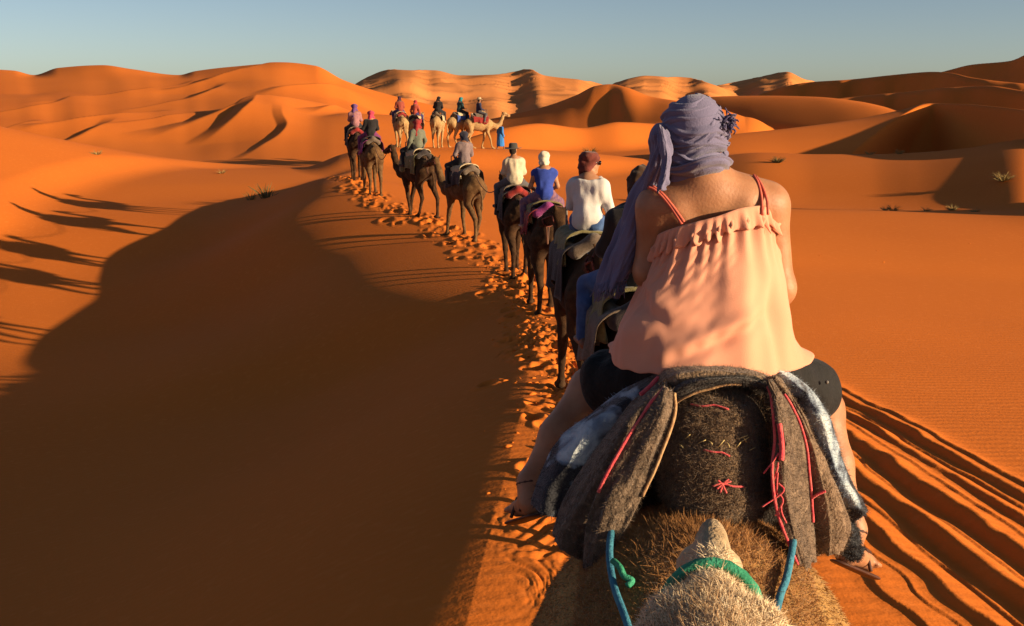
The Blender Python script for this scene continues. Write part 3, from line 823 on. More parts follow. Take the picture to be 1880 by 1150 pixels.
# ------------------------------------------------------------------ the caravan ahead
def spot(px, y):
    return (px - 940) / FPX * y * 1.0
CARAVAN = 'camels of the tourist caravan'
RIDERS = 'riders of the caravan'
SADDLES = 'saddles on the caravan camels'
JEANS = cloth('blue_jeans', (.035, .075, .20), (.06, .12, .28))
SPEC = [
 # px, y, heading, gait, fur, scale, camel label
 dict(px=1172, y=7.6, rz=.06, g=0, fur=FUR_DARK, lab='dark brown camel half hidden behind the left side of the peach top', sad=('grey', 'olive', 'dark'), slab='grey and olive saddle under the dark haired rider beside the lilac scarf',
      top=cloth('black_top', (.02, .018, .02)), tro=JEANS, head='hair', hc=cloth('dark_brown_hair', (.03, .014, .008), (.06, .03, .015)), skin=SKIN_D, pl='person with dark hair and jeans mostly hidden behind the lilac scarf', vox=.014, shoe=None, arms='front', turn=.2),
 dict(px=1078, y=11.5, rz=.12, g=1, fur=FUR_DARK, lab='dark brown camel under the rider in the loose white shirt', sad=('dark', 'olive', 'grey'), slab='dark saddle blankets with an olive strap under the rider in the white shirt',
      top=cloth('white_shirt', (.62, .60, .58), (.55, .53, .52)), tro=JEANS, head='turban', hc=cloth('maroon_scarf', (.10, .022, .016), (.16, .04, .03)), skin=SKIN, pl='person in a loose white shirt with a maroon head wrap and sunglasses', vox=.014, shoe=None, arms='front', turn=.95, glasses=True, prz=-.65, sleeves='short', lean=.16, tw=1.12),
 dict(px=1000, y=18.6, rz=.12, g=2, fur=FUR_DARK, lab='dark brown camel under the rider in the blue top and white head wrap', sad=('red', 'olive', 'purple'), slab='red trimmed olive saddle under the rider in the blue top',
      top=cloth('royal_blue_top', (.03, .06, .34), (.02, .045, .26)), tro=cloth('patterned_trousers', (.25, .12, .14), (.08, .05, .14)), head='turban', hc=cloth('white_head_wrap', (.72, .66, .52), (.62, .55, .42)), skin=SKIN, pl='person in a royal blue sleeveless top and white head wrap', vox=.018, shoe=None, sleeves='none', turn=.15),
 dict(px=945, y=22.8, rz=.18, g=3, fur=FUR_DARK, lab='dark camel with sunlit legs under the rider in the brimmed hat', sad=('dark', 'grey', 'red'), slab='dark saddle under the rider in the brimmed hat and cream jacket',
      top=cloth('cream_jacket', (.58, .50, .36), (.5, .42, .3)), tro=cloth('grey_trousers', (.09, .09, .10)), head='hat', hc=cloth('grey_felt_hat', (.06, .055, .05)), skin=SKIN, pl='person in a cream jacket and grey brimmed hat', vox=.018, shoe=cloth('black_shoes', (.012, .012, .012)), turn=.2, tw=1.1),
 dict(px=853, y=28.0, rz=.55, g=1, fur=FUR_BROWN, lab='brown camel turning its head to the left, under the rider in mauve grey', sad=('dark', 'cream', 'grey'), slab='saddle with a cream blanket end under the rider in mauve grey',
      top=cloth('mauve_grey_robe', (.15, .11, .12), (.2, .15, .15)), tro=cloth('black_trousers', (.02, .02, .025)), head='scarf', hc=cloth('dark_blue_wrap', (.03, .03, .05)), skin=SKIN_D, pl='person in a mauve grey robe and dark head wrap', vox=.02, shoe=cloth('black_shoes', (.012, .012, .012)), turn=-.3),
 dict(px=768, y=31.3, rz=.60, g=0, fur=FUR_DARK, lab='dark camel in mid stride with a cream cloth hanging over its rump', sad=('olive', 'cream', 'dark'), slab='saddle with a cream cloth under the rider in grey green',
      top=cloth('grey_green_top', (.11, .13, .10), (.15, .15, .11)), tro=cloth('black_trousers', (.02, .02, .025)), head='scarf', hc=cloth('crimson_wrap', (.28, .03, .03)), skin=SKIN_D, pl='person in a grey green top and crimson head wrap', vox=.02, shoe=cloth('brown_shoes', (.06, .03, .02)), turn=-.2),
 dict(px=684, y=36.0, rz=.3, g=2, fur=FUR_BROWN, lab='grey brown camel seen from behind with a magenta cloth over its back', sad=('purple', 'dark', 'grey'), slab='saddle with a magenta blanket under the rider in the pink head wrap',
      top=cloth('black_top', (.02, .018, .02)), tro=cloth('plum_trousers', (.16, .03, .12)), head='scarf', hc=cloth('bright_pink_wrap', (.50, .05, .10)), skin=SKIN, pl='person in black with a bright pink head wrap', vox=.022, shoe=None, turn=0),
 dict(px=657, y=40.0, rz=.24, g=3, fur=FUR_DARK, lab='dark camel with pale lower legs at the left edge of the caravan', sad=('dark', 'grey', 'red'), slab='dark saddle under the leftmost rider of the caravan',
      top=cloth('dusky_pink_top', (.34, .16, .16), (.25, .12, .15)), tro=cloth('black_trousers', (.02, .02, .025)), head='scarf', hc=cloth('violet_wrap', (.13, .06, .20)), skin=SKIN_D, pl='person in a dusky pink top with a violet head wrap', vox=.022, shoe=cloth('brown_shoes', (.06, .03, .02)), turn=-.3),
 # the head of the caravan on the far brow
 dict(px=738, y=68.5, rz=.35, g=0, fur=FUR_PALE, lab='cream camel under the rider in brick red on the far brow', sad=('grey', 'cream', 'red'), slab='cream saddle blanket on the leftmost camel of the leading group',
      top=cloth('brick_red_top', (.28, .06, .04)), tro=cloth('indigo_trousers', (.05, .04, .14)), head='scarf', hc=cloth('dark_plum_wrap', (.06, .02, .04)), skin=SKIN_D, pl='person in a brick red top with a dark wrap on the far brow', vox=.03, shoe=None),
 dict(px=765, y=70.5, rz=-.25, g=1, fur=FUR_PALE, lab='cream camel under the rider in orange red on the far brow', sad=('red', 'cream', 'dark'), slab='red and cream saddle on the second camel of the leading group',
      top=cloth('orange_red_top', (.42, .08, .05)), tro=cloth('indigo_trousers', (.05, .04, .14)), head='scarf', hc=cloth('scarlet_wrap', (.42, .05, .06)), skin=SKIN_D, pl='person in an orange red top with a scarlet wrap on the far brow', vox=.03, shoe=None),
 dict(px=806, y=69.0, rz=-.15, g=2, fur=FUR_PALE, lab='pale camel seen from behind under the rider all in black', sad=('cream', 'dark', 'grey'), slab='pale saddle under the rider all in black on the far brow',
      top=cloth('black_top', (.02, .018, .02)), tro=cloth('black_trousers', (.02, .02, .025)), head='scarf', hc=cloth('black_wrap', (.015, .013, .014)), skin=SKIN_D, pl='person all in black on the far brow', vox=.03, shoe=None),
 dict(px=845, y=70.0, rz=-.85, g=3, fur=FUR_PALE, lab='pale camel turning right under the rider in dark teal and turquoise', sad=('blue', 'cream', 'grey'), slab='saddle with a blue blanket under the rider in the turquoise wrap',
      top=cloth('dark_teal_top', (.02, .06, .07)), tro=cloth('black_trousers', (.02, .02, .025)), head='scarf', hc=cloth('turquoise_wrap', (.02, .22, .26)), skin=SKIN_D, pl='person in dark teal with a turquoise head wrap on the far brow', vox=.03, shoe=None),
 dict(px=880, y=69.5, rz=-1.25, g=0, fur=FUR_PALE, lab='pale camel in profile leading the caravan to the right', sad=('red', 'grey', 'cream'), slab='red saddle on the leading camel in profile',
      top=cloth('navy_top', (.02, .025, .07)), tro=cloth('grey_trousers', (.09, .09, .10)), head='hat', hc=cloth('straw_hat', (.5, .4, .25)), skin=SKIN_D, pl='person in navy with a pale hat on the leading camel', vox=.03, shoe=None),
]
HEADS = []
for n_, sp in enumerate(SPEC):
    x, y = spot(sp['px'], sp['y']), sp['y']
    sc_ = .92 if y < 50 else 1.06
    c = camel(x, y, sp['rz'], sp['g'], sp['fur'], sp['lab'], CARAVAN, sc_)
    s_ = saddle(x, y, sp['rz'], *[BL[k_] for k_ in sp['sad']], sp['slab'], SADDLES, n_, sc_)
    p = empty('person', (x, y, ground(x, y) + 2.09 * sc_), sp['rz'] + sp.get('prz', 0))
    p.scale = (sc_ * 1.02,) * 3
    tag(p, sp['pl'], 'person', RIDERS)
    J = rider_pose(sp.get('lean', (.02, .1, .16, .05, .13, .0, .09)[n_ % 7]), sp.get('turn', 0) + (.25, -.15, 0, .4, -.35)[n_ % 5], sp.get('arms', ('front', 'down', 'front', 'lap')[n_ % 4]), side=(.05, -.06, .0, -.03, .07, .02)[n_ % 6])
    sl = sp.get('sleeves', 'long')
    q = person_parts(p, J, sp['top'], sp['tro'], sp['skin'], sp['head'], sp['hc'], sl, sp['vox'], sp['shoe'], seed=n_ * 3 + 1, torso_w=sp.get('tw', 1.0))
    if sp.get('glasses'):
        parts = []
        for s in (-1, 1):
            parts.append(tube_mesh([q(s * .038, .098, .005), q(s * .038, .112, .003)], .026, 12))
            parts.append(tube_mesh([q(s * .06, .1, .008), q(s * .084, .0, .01)], .004, 6))
        parts.append(tube_mesh([q(-.012, .115, .008), q(.012, .115, .008)], .004, 6))
        link('sunglasses', mesh_from(*join_meshes(parts), 'sunglasses'), EYE_M, p)
    hd = CAMEL_MESH[sp['g']][3]
    m = Matrix.Translation((x, y, ground(x, y))) @ Matrix.Rotation(sp['rz'], 4, 'Z') @ Matrix.Scale(sc_, 4)
    HEADS.append((m @ Vector(hd(0, .3, -.14)), m @ Vector((0, -.55, 1.86))))
ROPE = mat('lead_rope', (.10, .05, .03), .9, (.2, .1, .06), 60)
ROPE_WHO = ['the dark haired rider', 'the rider in loose white', 'the rider in royal blue', 'the rider in cream', 'the rider in mauve grey', 'the rider in grey green', 'the rider in black', '', 'the rider in brick red', 'the rider in orange red', 'the rider all in black', 'the rider in dark teal']
for n_ in range(len(SPEC) - 1):
    if n_ == 7: continue
    a, b = HEADS[n_][0], HEADS[n_ + 1][1]
    mid = (a + b) / 2 - Vector((0, 0, .35))
    o = tube('lead_rope', [a, a.lerp(b, .25) - Vector((0, 0, .25)), mid, a.lerp(b, .75) - Vector((0, 0, .25)), b], .012, ROPE, n=14, seg=6)
    tag(o, 'thin lead rope from the camel of ' + ROPE_WHO[n_], 'rope', 'lead ropes between the camels')

# the guide on foot in blue
def guide(px, y, label, robe, wrap, face):
    x = spot(px, y)
    p = empty('person', (x, y, ground(x, y)), face); tag(p, label, 'person')
    P = [('e', (0, 0, .92), (.16, .12, .13)), ('c', (0, 0, .95), (0, 0, 1.3), .13, .14, .08), ('c', (-.18, 0, 1.38), (.18, 0, 1.38), .06, .06, .08), ('c', (0, 0, 1.42), (0, .01, 1.55), .055, .05, .03)]
    J = {'head': Vector((0, .03, 1.61)), 'turn': 0.0}
    H, q, Rm = head_prims(J)
    A, L = [], []
    for s in (-1, 1):
        A += [('c', (s * .19, 0, 1.37), (s * .25, -.03, 1.1), .052, .042, .04), ('c', (s * .25, -.03, 1.1), (s * .24, .08, .86), .042, .028, .03)]
        L += [('c', (s * .09, 0, .9), (s * .1, .04 + s * .12, .48), .085, .055, .05), ('c', (s * .1, .04 + s * .12, .48), (s * .1, s * .2, .09), .055, .035, .03), ('c', (s * .1, s * .2, .07), (s * .1, .14 + s * .2, .03), .036, .03, .03)]
    hands = limb_hand((.24, .08, .86), (0, .2, -1), 1) + limb_hand((-.24, .08, .86), (0, .2, -1), -1)
    soft('body', P + H + A + L + hands, .025, SKIN_D, p, .04, 1)
    soft('robe', P[:3] + A + [('c', (0, 0, .95), (0, 0, .3), .17, .22, .08)], .025, robe, p, .06, 1, grow=.03, cuts=[((0, 0, 1.46), (0, 0, 1)), ((0, 0, .2), (0, 0, -1))], noise=(.015, 14, 14, 4, 8))
    soft('turban', [('e', q(0, -.01, .07), (.115, .13, .08), Rm, .03), ('c', q(-.08, .05, .03), q(.08, -.03, .08), .045, .045, .03), ('c', q(-.05, -.08, -.1), q(.05, -.08, -.1), .055, .055, .04)], .02, wrap, p, .02, 1)
    return p
guide(919, 70.5, 'person walking in a bright blue robe ahead of the leading camel', cloth('bright_blue_robe', (.03, .16, .50), (.04, .2, .55)), cloth('white_head_wrap', (.72, .66, .52)), -.9)
# ------------------------------------------------------------------ foreground: fur, cloth and ropes
def fur(name, V, F, keep, n, ln, wd, lean, curl, material, parent, seed=1, jitter=.5, seg=3):
    """strands rooted on the surface V/F where keep(points) is true"""
    rs = np.random.default_rng(seed)
    V = np.asarray(V); F = np.asarray(F)
    c = V[F].mean(1)
    e1 = V[F[:, 2]] - V[F[:, 0]]; e2 = V[F[:, 3]] - V[F[:, 1]]
    nr_ = np.cross(e1, e2); ar = np.linalg.norm(nr_, axis=1) + 1e-12
    nr_ /= ar[:, None]
    w = ar * keep(c, nr_)
    pick = rs.choice(len(F), n, p=w / w.sum())
    uv = rs.random((n, 2))
    q = V[F[pick]]
    base = (q[:, 0] * ((1 - uv[:, :1]) * (1 - uv[:, 1:])) + q[:, 1] * (uv[:, :1] * (1 - uv[:, 1:])) + q[:, 2] * (uv[:, :1] * uv[:, 1:]) + q[:, 3] * ((1 - uv[:, :1]) * uv[:, 1:]))
    nn = nr_[pick]
    d = nn + np.array(lean) + jitter * rs.normal(size=(n, 3))
    d /= np.linalg.norm(d, axis=1)[:, None]
    L = ln * (.5 + rs.random(n))[:, None]
    side = np.cross(d, rs.normal(size=(n, 3))); side /= np.linalg.norm(side, axis=1)[:, None] + 1e-9
    cv = np.cross(d, side) * curl
    pts = []
    for k_ in range(seg + 1):
        t = k_ / seg
        cen = base - nn * .002 + d * L * t + cv * L * t * t + np.array(lean) * L * t * t * .6
        wdt = wd * (1 - .85 * t)
        pts += [cen - side * wdt, cen + side * wdt]
    P_ = np.stack(pts, 1).reshape(-1, 3)
    m = 2 * (seg + 1)
    o = (np.arange(n) * m)[:, None]
    Fq = np.vstack([o + np.array([2 * k_, 2 * k_ + 1, 2 * k_ + 3, 2 * k_ + 2]) for k_ in range(seg)])
    return link(name, mesh_from(P_, Fq, name), material, parent, kind='stuff')

def loft(name, rails, material, parent=None, thick=.012, nu=60, nv=24, wr=(.006, 14, 5), seed=1, ragged=.0, smooth_rails=True):
    """cloth through rails given as photo pixel + distance; real thickness"""
    RR = [spline([W(*p) for p in r], nu) for r in rails]
    A = np.stack(RR, 0)                        # rails x nu+1 x 3
    cols = [spline(list(A[:, j_]), nv) if smooth_rails and len(rails) > 2 else np.linspace(A[0, j_], A[-1, j_], nv + 1) for j_ in range(nu + 1)]
    G = np.stack(cols, 0)                      # nu+1 x nv+1 x 3
    a, b = G.shape[:2]
    du = np.gradient(G, axis=0); dv = np.gradient(G, axis=1)
    N = np.cross(du, dv); N /= np.linalg.norm(N, axis=2, keepdims=True) + 1e-9
    flip = -1.0 if (N * (G - np.array([0, 0, EYE]))).sum() > 0 else 1.0
    N *= flip
    u = np.linspace(0, 1, a)[:, None] * np.ones((1, b)); v = np.linspace(0, 1, b)[None] * np.ones((a, 1))
    amp, fu, fv = wr
    G = G + N * (amp * (vnoise(u * fu, v * fv, seed) + .5 * vnoise(u * fu * 2.7, v * fv * 2.3, seed + 1)))[..., None]
    if ragged:
        e = np.maximum(smooth(.9, 1, v), 1 - smooth(0, .1, v))
        G = G + du * nu * (ragged * .1 * e * vnoise(u * 60, v * 3, seed + 8))[..., None]
        e = np.maximum(smooth(.93, 1, u), 1 - smooth(0, .07, u))
        G = G + du * nu * (ragged * .3 * e * vnoise(v * 14, u * 2, seed + 9))[..., None]
    top_ = G.reshape(-1, 3); bot = (G - N * thick).reshape(-1, 3)
    V = np.vstack([top_, bot]); o = a * b
    i_, j_ = np.meshgrid(np.arange(a - 1), np.arange(b - 1), indexing='ij')
    q = np.stack([i_ * b + j_, (i_ + 1) * b + j_, (i_ + 1) * b + j_ + 1, i_ * b + j_ + 1], -1).reshape(-1, 4)
    if flip < 0: q = q[:, ::-1]
    Fs = [q, o + q[:, ::-1]]
    ring = [k_ * b for k_ in range(a)] + [(a - 1) * b + k_ for k_ in range(1, b)] + [k_ * b + b - 1 for k_ in range(a - 2, -1, -1)] + [k_ for k_ in range(b - 2, 0, -1)]
    ring = np.array(ring); nx_ = np.roll(ring, -1)
    rim = np.stack([ring, nx_, o + nx_, o + ring], -1)
    if flip > 0: rim = rim[:, ::-1]
    Fs.append(rim)
    F = np.vstack(Fs)
    ob = link(name, mesh_from(V, F, name), material, parent)
    return ob, G, N

def wool(name, c1, c2, c3, sc=55, bump=.8):
    m = bpy.data.materials.new(name); m.use_nodes = True
    nt = m.node_tree; b = nt.nodes['Principled BSDF']
    b.inputs['Roughness'].default_value = .95; b.inputs['Specular IOR Level'].default_value = .08
    b.inputs['Sheen Weight'].default_value = .25
    tc = nt.nodes.new('ShaderNodeTexCoord')
    def nz(s_, d_, st=None):
        n = nt.nodes.new('ShaderNodeTexNoise'); n.inputs['Scale'].default_value = s_; n.inputs['Detail'].default_value = d_
        v = tc.outputs['Object']
        if st:
            mp = nt.nodes.new('ShaderNodeMapping'); mp.inputs['Scale'].default_value = st; nt.links.new(v, mp.inputs[0]); v = mp.outputs[0]
        nt.links.new(v, n.inputs['Vector']); return n.outputs[0]
    def mx(f, lo, hi, a, bb):
        r = nt.nodes.new('ShaderNodeMapRange'); r.inputs[1].default_value = lo; r.inputs[2].default_value = hi; nt.links.new(f, r.inputs[0])
        x = nt.nodes.new('ShaderNodeMix'); x.data_type = 'RGBA'; nt.links.new(r.outputs[0], x.inputs[0])
        for s_, v in ((6, a), (7, bb)):
            if isinstance(v, tuple): x.inputs[s_].default_value = (*v, 1)
            else: nt.links.new(v, x.inputs[s_])
        return x.outputs[2]
    a = mx(nz(sc, 8), .4, .62, c1, c2)
    a = mx(nz(sc * 2.2, 6), .6, .72, a, c3)
    a = mx(nz(6, 3), .55, .75, a, tuple(v * .6 for v in c1))
    nt.links.new(a, b.inputs['Base Color'])
    bp = nt.nodes.new('ShaderNodeBump'); bp.inputs['Strength'].default_value = bump; bp.inputs['Distance'].default_value = .01
    nt.links.new(nz(sc * 3, 8), bp.inputs['Height']); nt.links.new(bp.outputs[0], b.inputs['Normal'])
    return m
FELT = wool('grey_brown_felt', (.095, .066, .045), (.175, .122, .082), (.29, .21, .145), 42, 1.0)
FELT_L = wool('light_brown_felt', (.145, .095, .058), (.23, .155, .10), (.34, .25, .165), 42, 1.0)
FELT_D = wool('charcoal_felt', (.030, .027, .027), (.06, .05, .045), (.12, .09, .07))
CUSH = wool('dark_woolly_cushion', (.11, .067, .037), (.19, .122, .068), (.30, .20, .12), 70, 1.0)
PINK = mat('pink_yarn', (.66, .05, .08), .8, (.75, .13, .12), 60, .3, 200, sheen=.2)
CREAMY = mat('cream_edge_binding', (.50, .32, .16), .9, (.36, .2, .1), 50, .3, 150)
STRAW = mat('straw', (.62, .46, .16), .7, (.7, .56, .26), 30)
def fleece():
    m = bpy.data.materials.new('printed_fleece'); m.use_nodes = True
    nt = m.node_tree; b = nt.nodes['Principled BSDF']
    b.inputs['Roughness'].default_value = .95; b.inputs['Specular IOR Level'].default_value = .08; b.inputs['Sheen Weight'].default_value = .3
    tc = nt.nodes.new('ShaderNodeTexCoord')
    n = nt.nodes.new('ShaderNodeTexNoise'); n.inputs['Scale'].default_value = 9; n.inputs['Detail'].default_value = 3; n.inputs['Distortion'].default_value = .6
    nt.links.new(tc.outputs['Object'], n.inputs['Vector'])
    r = nt.nodes.new('ShaderNodeValToRGB'); r.color_ramp.interpolation = 'LINEAR'
    el = r.color_ramp.elements
    el[0].position = .0; el[0].color = (.025, .027, .034, 1)
    el[1].position = 1; el[1].color = (.55, .61, .63, 1)
    for p_, c_ in ((.47, (.03, .032, .04, 1)), (.52, (.16, .2, .26, 1)), (.56, (.30, .38, .46, 1)), (.66, (.52, .58, .61, 1))):
        e = el.new(p_); e.color = c_
    nt.links.new(n.outputs[0], r.inputs[0]); nt.links.new(r.outputs[0], b.inputs['Base Color'])
    n2 = nt.nodes.new('ShaderNodeTexNoise'); n2.inputs['Scale'].default_value = 160; n2.inputs['Detail'].default_value = 5
    nt.links.new(tc.outputs['Object'], n2.inputs['Vector'])
    bp = nt.nodes.new('ShaderNodeBump'); bp.inputs['Strength'].default_value = .6; bp.inputs['Distance'].default_value = .01
    nt.links.new(n2.outputs[0], bp.inputs['Height']); nt.links.new(bp.outputs[0], b.inputs['Normal'])
    return m
FLEECE = fleece()

# ------------------------------------------------------------------ the camel just ahead, ridden by the woman in peach
HX, HY, HRZ = .47, 2.62, -.13
HS = 1.08
P, hd = camel_prims(GAITS[2], 0, 0, hump=(.205, .28, .25), hz=1.60)
P += [('e', (0, -.02, 1.45), (.41, .78, .42), None, .12)]
Vc, Fc = field_mesh(P, .016, .07, noise=(.006, 14, 14, 14, 3)); Vc = relax(Vc, Fc, 2)
root = empty('camel', (HX, HY, ground(HX, HY) - .02), HRZ); root.scale = (HS,) * 3
tag(root, 'tan and brown camel with a curly brown hump carrying the woman in the peach top', 'camel')
link('body', mesh_from(Vc, Fc, 'body'), fur_mat('tawny_camel_hide', (.46, .27, .095), (.34, .19, .065)), root)
FUR_CURL = mat('curly_brown_fur', (.30, .135, .040), .9, (.44, .215, .072), 16, sheen=.3, spec=.1)
FUR_HAIR = mat('tan_fur_strands', (.56, .34, .12), .9, (.40, .22, .075), 20, sheen=.3, spec=.1)
fur('hump_fur', Vc, Fc, lambda c, n: (c[:, 2] > 1.5) * (np.abs(c[:, 0]) < .27) * (c[:, 1] > -.42) * (c[:, 1] < .3), 80000, .0048, .0011, (0, -.4, .0), 2.6, FUR_CURL, root, 3, .9, 4)
fur('crest_curls', Vc, Fc, lambda c, n: np.exp(-((c[:, 0] / .10) ** 2 + ((c[:, 1] + .04) / .12) ** 2)) * (.4 + 1.2 * (vnoise3(c[:, 0] * 22, c[:, 1] * 22, c[:, 2] * 22, 5) > .1)) * (c[:, 2] > 1.65), 16000, .0085, .0012, (0, -.3, .1), 3.8, FUR_CURL, root, 4, 1.1, 5)
fur('flank_fur', Vc, Fc, lambda c, n: (c[:, 2] > 1.2) * (c[:, 2] < 1.9) * (np.abs(c[:, 0]) > .19) * (c[:, 1] > -.7) * (c[:, 1] < .3), 60000, .010, .0012, (0, -.5, -.6), .9, FUR_HAIR, root, 5)
for s in (-1, 1):
    e = link('eye', CAMEL_MESH[0][2], None, root); slot(e, EYE_M); e.location = hd(s * .098, .13, .075)
o = link('halter', camel_template(2)[1], None, root); slot(o, HALTER_M)

# woolly cushion with yarn stitches
cu = empty('saddle_cushion', tuple(W(1308, 830, 2.8))); cu.location.z -= .12
tag(cu, 'dark woolly stuffed cushion tied with pink yarn under the arch of blankets', 'cushion')
PC = [('e', W(1310, 772, 2.86), (.145, .15, .105)), ('e', W(1304, 838, 2.81), (.15, .15, .10)), ('e', W(1311, 896, 2.78), (.145, .15, .10))]
PC = [(p[0], tuple(Vector(p[1]) - cu.location), p[2], None, .035) for p in PC]
Vq, Fq = field_mesh(PC, .008, .03, noise=(.006, 22, 22, 22, 9)); Vq = relax(Vq, Fq, 1)
link('cushion', mesh_from(Vq, Fq, 'cushion'), CUSH, cu)
fur('wool_fuzz', Vq, Fq, lambda c, n: (n[:, 1] < .3) * 1.0, 26000, .011, .0009, (0, -.1, 0), 1.2, CUSH, cu, 6, .8)
from mathutils.bvhtree import BVHTree
bvh_c = BVHTree.FromPolygons([tuple(v) for v in Vq], [tuple(int(k_) for k_ in f) for f in Fq])
def on_cushion(px, py, lift=.006):
    d = (W(px, py, 3) - Vector((0, 0, EYE))).normalized()
    o_ = Vector((0, 0, EYE)) - cu.location
    h = bvh_c.ray_cast(o_, d)
    return (h[0] - d * lift) if h[0] is not None else (W(px, py, 2.66) - cu.location)
def stitch(name, pix, r, m):
    V, F = tube_mesh(spline([on_cushion(*p) for p in pix], 14), r, 6)
    return link(name, mesh_from(V, F, name), m, cu)
stitch('pink_yarn', [(1268, 742), (1290, 746), (1312, 744), (1338, 752)], .0028, PINK)
stitch('pink_yarn', [(1292, 826), (1308, 830), (1325, 831), (1340, 838)], .0028, PINK)
for pp in ([(1308, 893), (1325, 888), (1345, 893), (1366, 894)], [(1318, 882), (1326, 890), (1334, 906)], [(1316, 898), (1328, 889), (1342, 884)], [(1322, 905), (1329, 888), (1338, 880)]):
    stitch('pink_yarn', pp, .0028, PINK)
for k_, (a, b) in enumerate([((1258, 806), (1267, 798)), ((1282, 814), (1296, 808)), ((1300, 809), (1308, 816)), ((1318, 822), (1330, 808)), ((1334, 812), (1340, 822)), ((1352, 822), (1360, 812)), ((1375, 828), (1386, 822)), ((1356, 806), (1372, 800)), ((1360, 812), (1375, 803)), ((1362, 800), (1370, 812)), ((1246, 815), (1254, 822))]):
    pa, pb = on_cushion(*a, .003), on_cushion(*b, .014)
    V, F = tube_mesh([pa, pa.lerp(pb, .5) + Vector((0, -.004, .002)), pb], .0013, 5)
    link('straw', mesh_from(V, F, 'straw'), STRAW, cu)

# grey brown felt blanket folded over the cushion, with pink and cream edges
fb = empty('felt_blanket', tuple(W(1310, 690, 2.95)))
tag(fb, 'thick grey brown felt blanket with pink edging, folded in an arch over the cushion', 'blanket')
def blanket_part(name, rails, m, par, **kw):
    ob, G, N = loft(name, rails, m, None, **kw)
    ob.data.transform(Matrix.Translation(-par.location)); ob.parent = par
    vv = np.array([v.co[:] for v in ob.data.vertices]); ff = np.array([list(p.vertices) for p in ob.data.polygons if len(p.vertices) == 4])
    fur('wool_fuzz', vv, ff, lambda c, n: np.ones(len(c)), 9000, .0065, .0007, (0, -.1, -.3), 1.5, m, ob, 31, .9, 2)
    return ob, G, N
def edge_cord(name, pts, r, m, par, fray=0):
    V, F = tube_mesh(spline([Vector(p) - par.location for p in pts], 40), r, 7)
    return link(name, mesh_from(V, F, name), m, par)
# left flap: front strip with the cream edge turning back at the top
_, G1, N1 = blanket_part('front_flap', [
    [(1216, 712, 2.72), (1184, 758, 2.69), (1138, 826, 2.66), (1096, 905, 2.64), (1074, 975, 2.62), (1070, 1046, 2.60)],
    [(1228, 716, 2.70), (1208, 768, 2.65), (1172, 840, 2.635), (1136, 912, 2.61), (1112, 980, 2.60), (1096, 1050, 2.585)],
    [(1236, 722, 2.72), (1234, 772, 2.68), (1212, 838, 2.64), (1186, 900, 2.62), (1152, 968, 2.60), (1122, 1026, 2.60)]], FELT, fb, thick=.010, wr=(.008, 3.0, 5.5), seed=4, ragged=.05)
_, G2, N2 = blanket_part('middle_flap', [
    [(1212, 692, 2.88), (1168, 726, 2.86), (1108, 796, 2.82), (1056, 876, 2.79), (1024, 935, 2.77), (1008, 972, 2.76)],
    [(1220, 700, 2.80), (1186, 742, 2.76), (1138, 812, 2.71), (1084, 898, 2.68), (1050, 960, 2.67), (1030, 1008, 2.66)],
    [(1230, 710, 2.80), (1208, 760, 2.77), (1168, 836, 2.74), (1126, 915, 2.71), (1100, 980, 2.70), (1086, 1036, 2.69)]], FELT, fb, thick=.010, wr=(.008, 3.0, 5.5), seed=14, ragged=.05)
# the arch across the top
_, G3, N3 = blanket_part('top_fold', [
    [(1190, 706, 2.98), (1225, 678, 2.98), (1270, 670, 2.98), (1330, 670, 2.98), (1385, 676, 2.98), (1425, 694, 2.98)],
    [(1188, 712, 2.90), (1222, 682, 2.86), (1270, 674, 2.85), (1330, 674, 2.85), (1385, 680, 2.86), (1430, 702, 2.88)],
    [(1192, 720, 2.86), (1226, 692, 2.80), (1270, 684, 2.79), (1330, 684, 2.79), (1385, 690, 2.80), (1428, 712, 2.84)]], FELT_L, fb, thick=.03, wr=(.003, 6, 2), seed=24)
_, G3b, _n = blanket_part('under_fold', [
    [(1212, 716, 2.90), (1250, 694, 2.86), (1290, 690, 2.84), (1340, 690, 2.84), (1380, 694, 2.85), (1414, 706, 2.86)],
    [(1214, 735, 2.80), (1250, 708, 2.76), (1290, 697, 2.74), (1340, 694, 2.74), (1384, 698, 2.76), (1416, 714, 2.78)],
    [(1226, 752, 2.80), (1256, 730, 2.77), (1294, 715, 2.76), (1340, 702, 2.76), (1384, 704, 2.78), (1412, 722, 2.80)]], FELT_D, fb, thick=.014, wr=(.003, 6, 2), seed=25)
blanket_part('shade_sheet', [  # added dark sheet standing in for the black shadow inside the arch
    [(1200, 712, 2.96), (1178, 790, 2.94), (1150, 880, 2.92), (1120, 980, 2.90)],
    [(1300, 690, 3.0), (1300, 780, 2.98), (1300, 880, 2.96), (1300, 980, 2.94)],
    [(1424, 700, 2.96), (1446, 790, 2.94), (1464, 880, 2.92), (1482, 985, 2.90)]], FELT_D, fb, thick=.012, wr=(.006, 4, 3), seed=27)
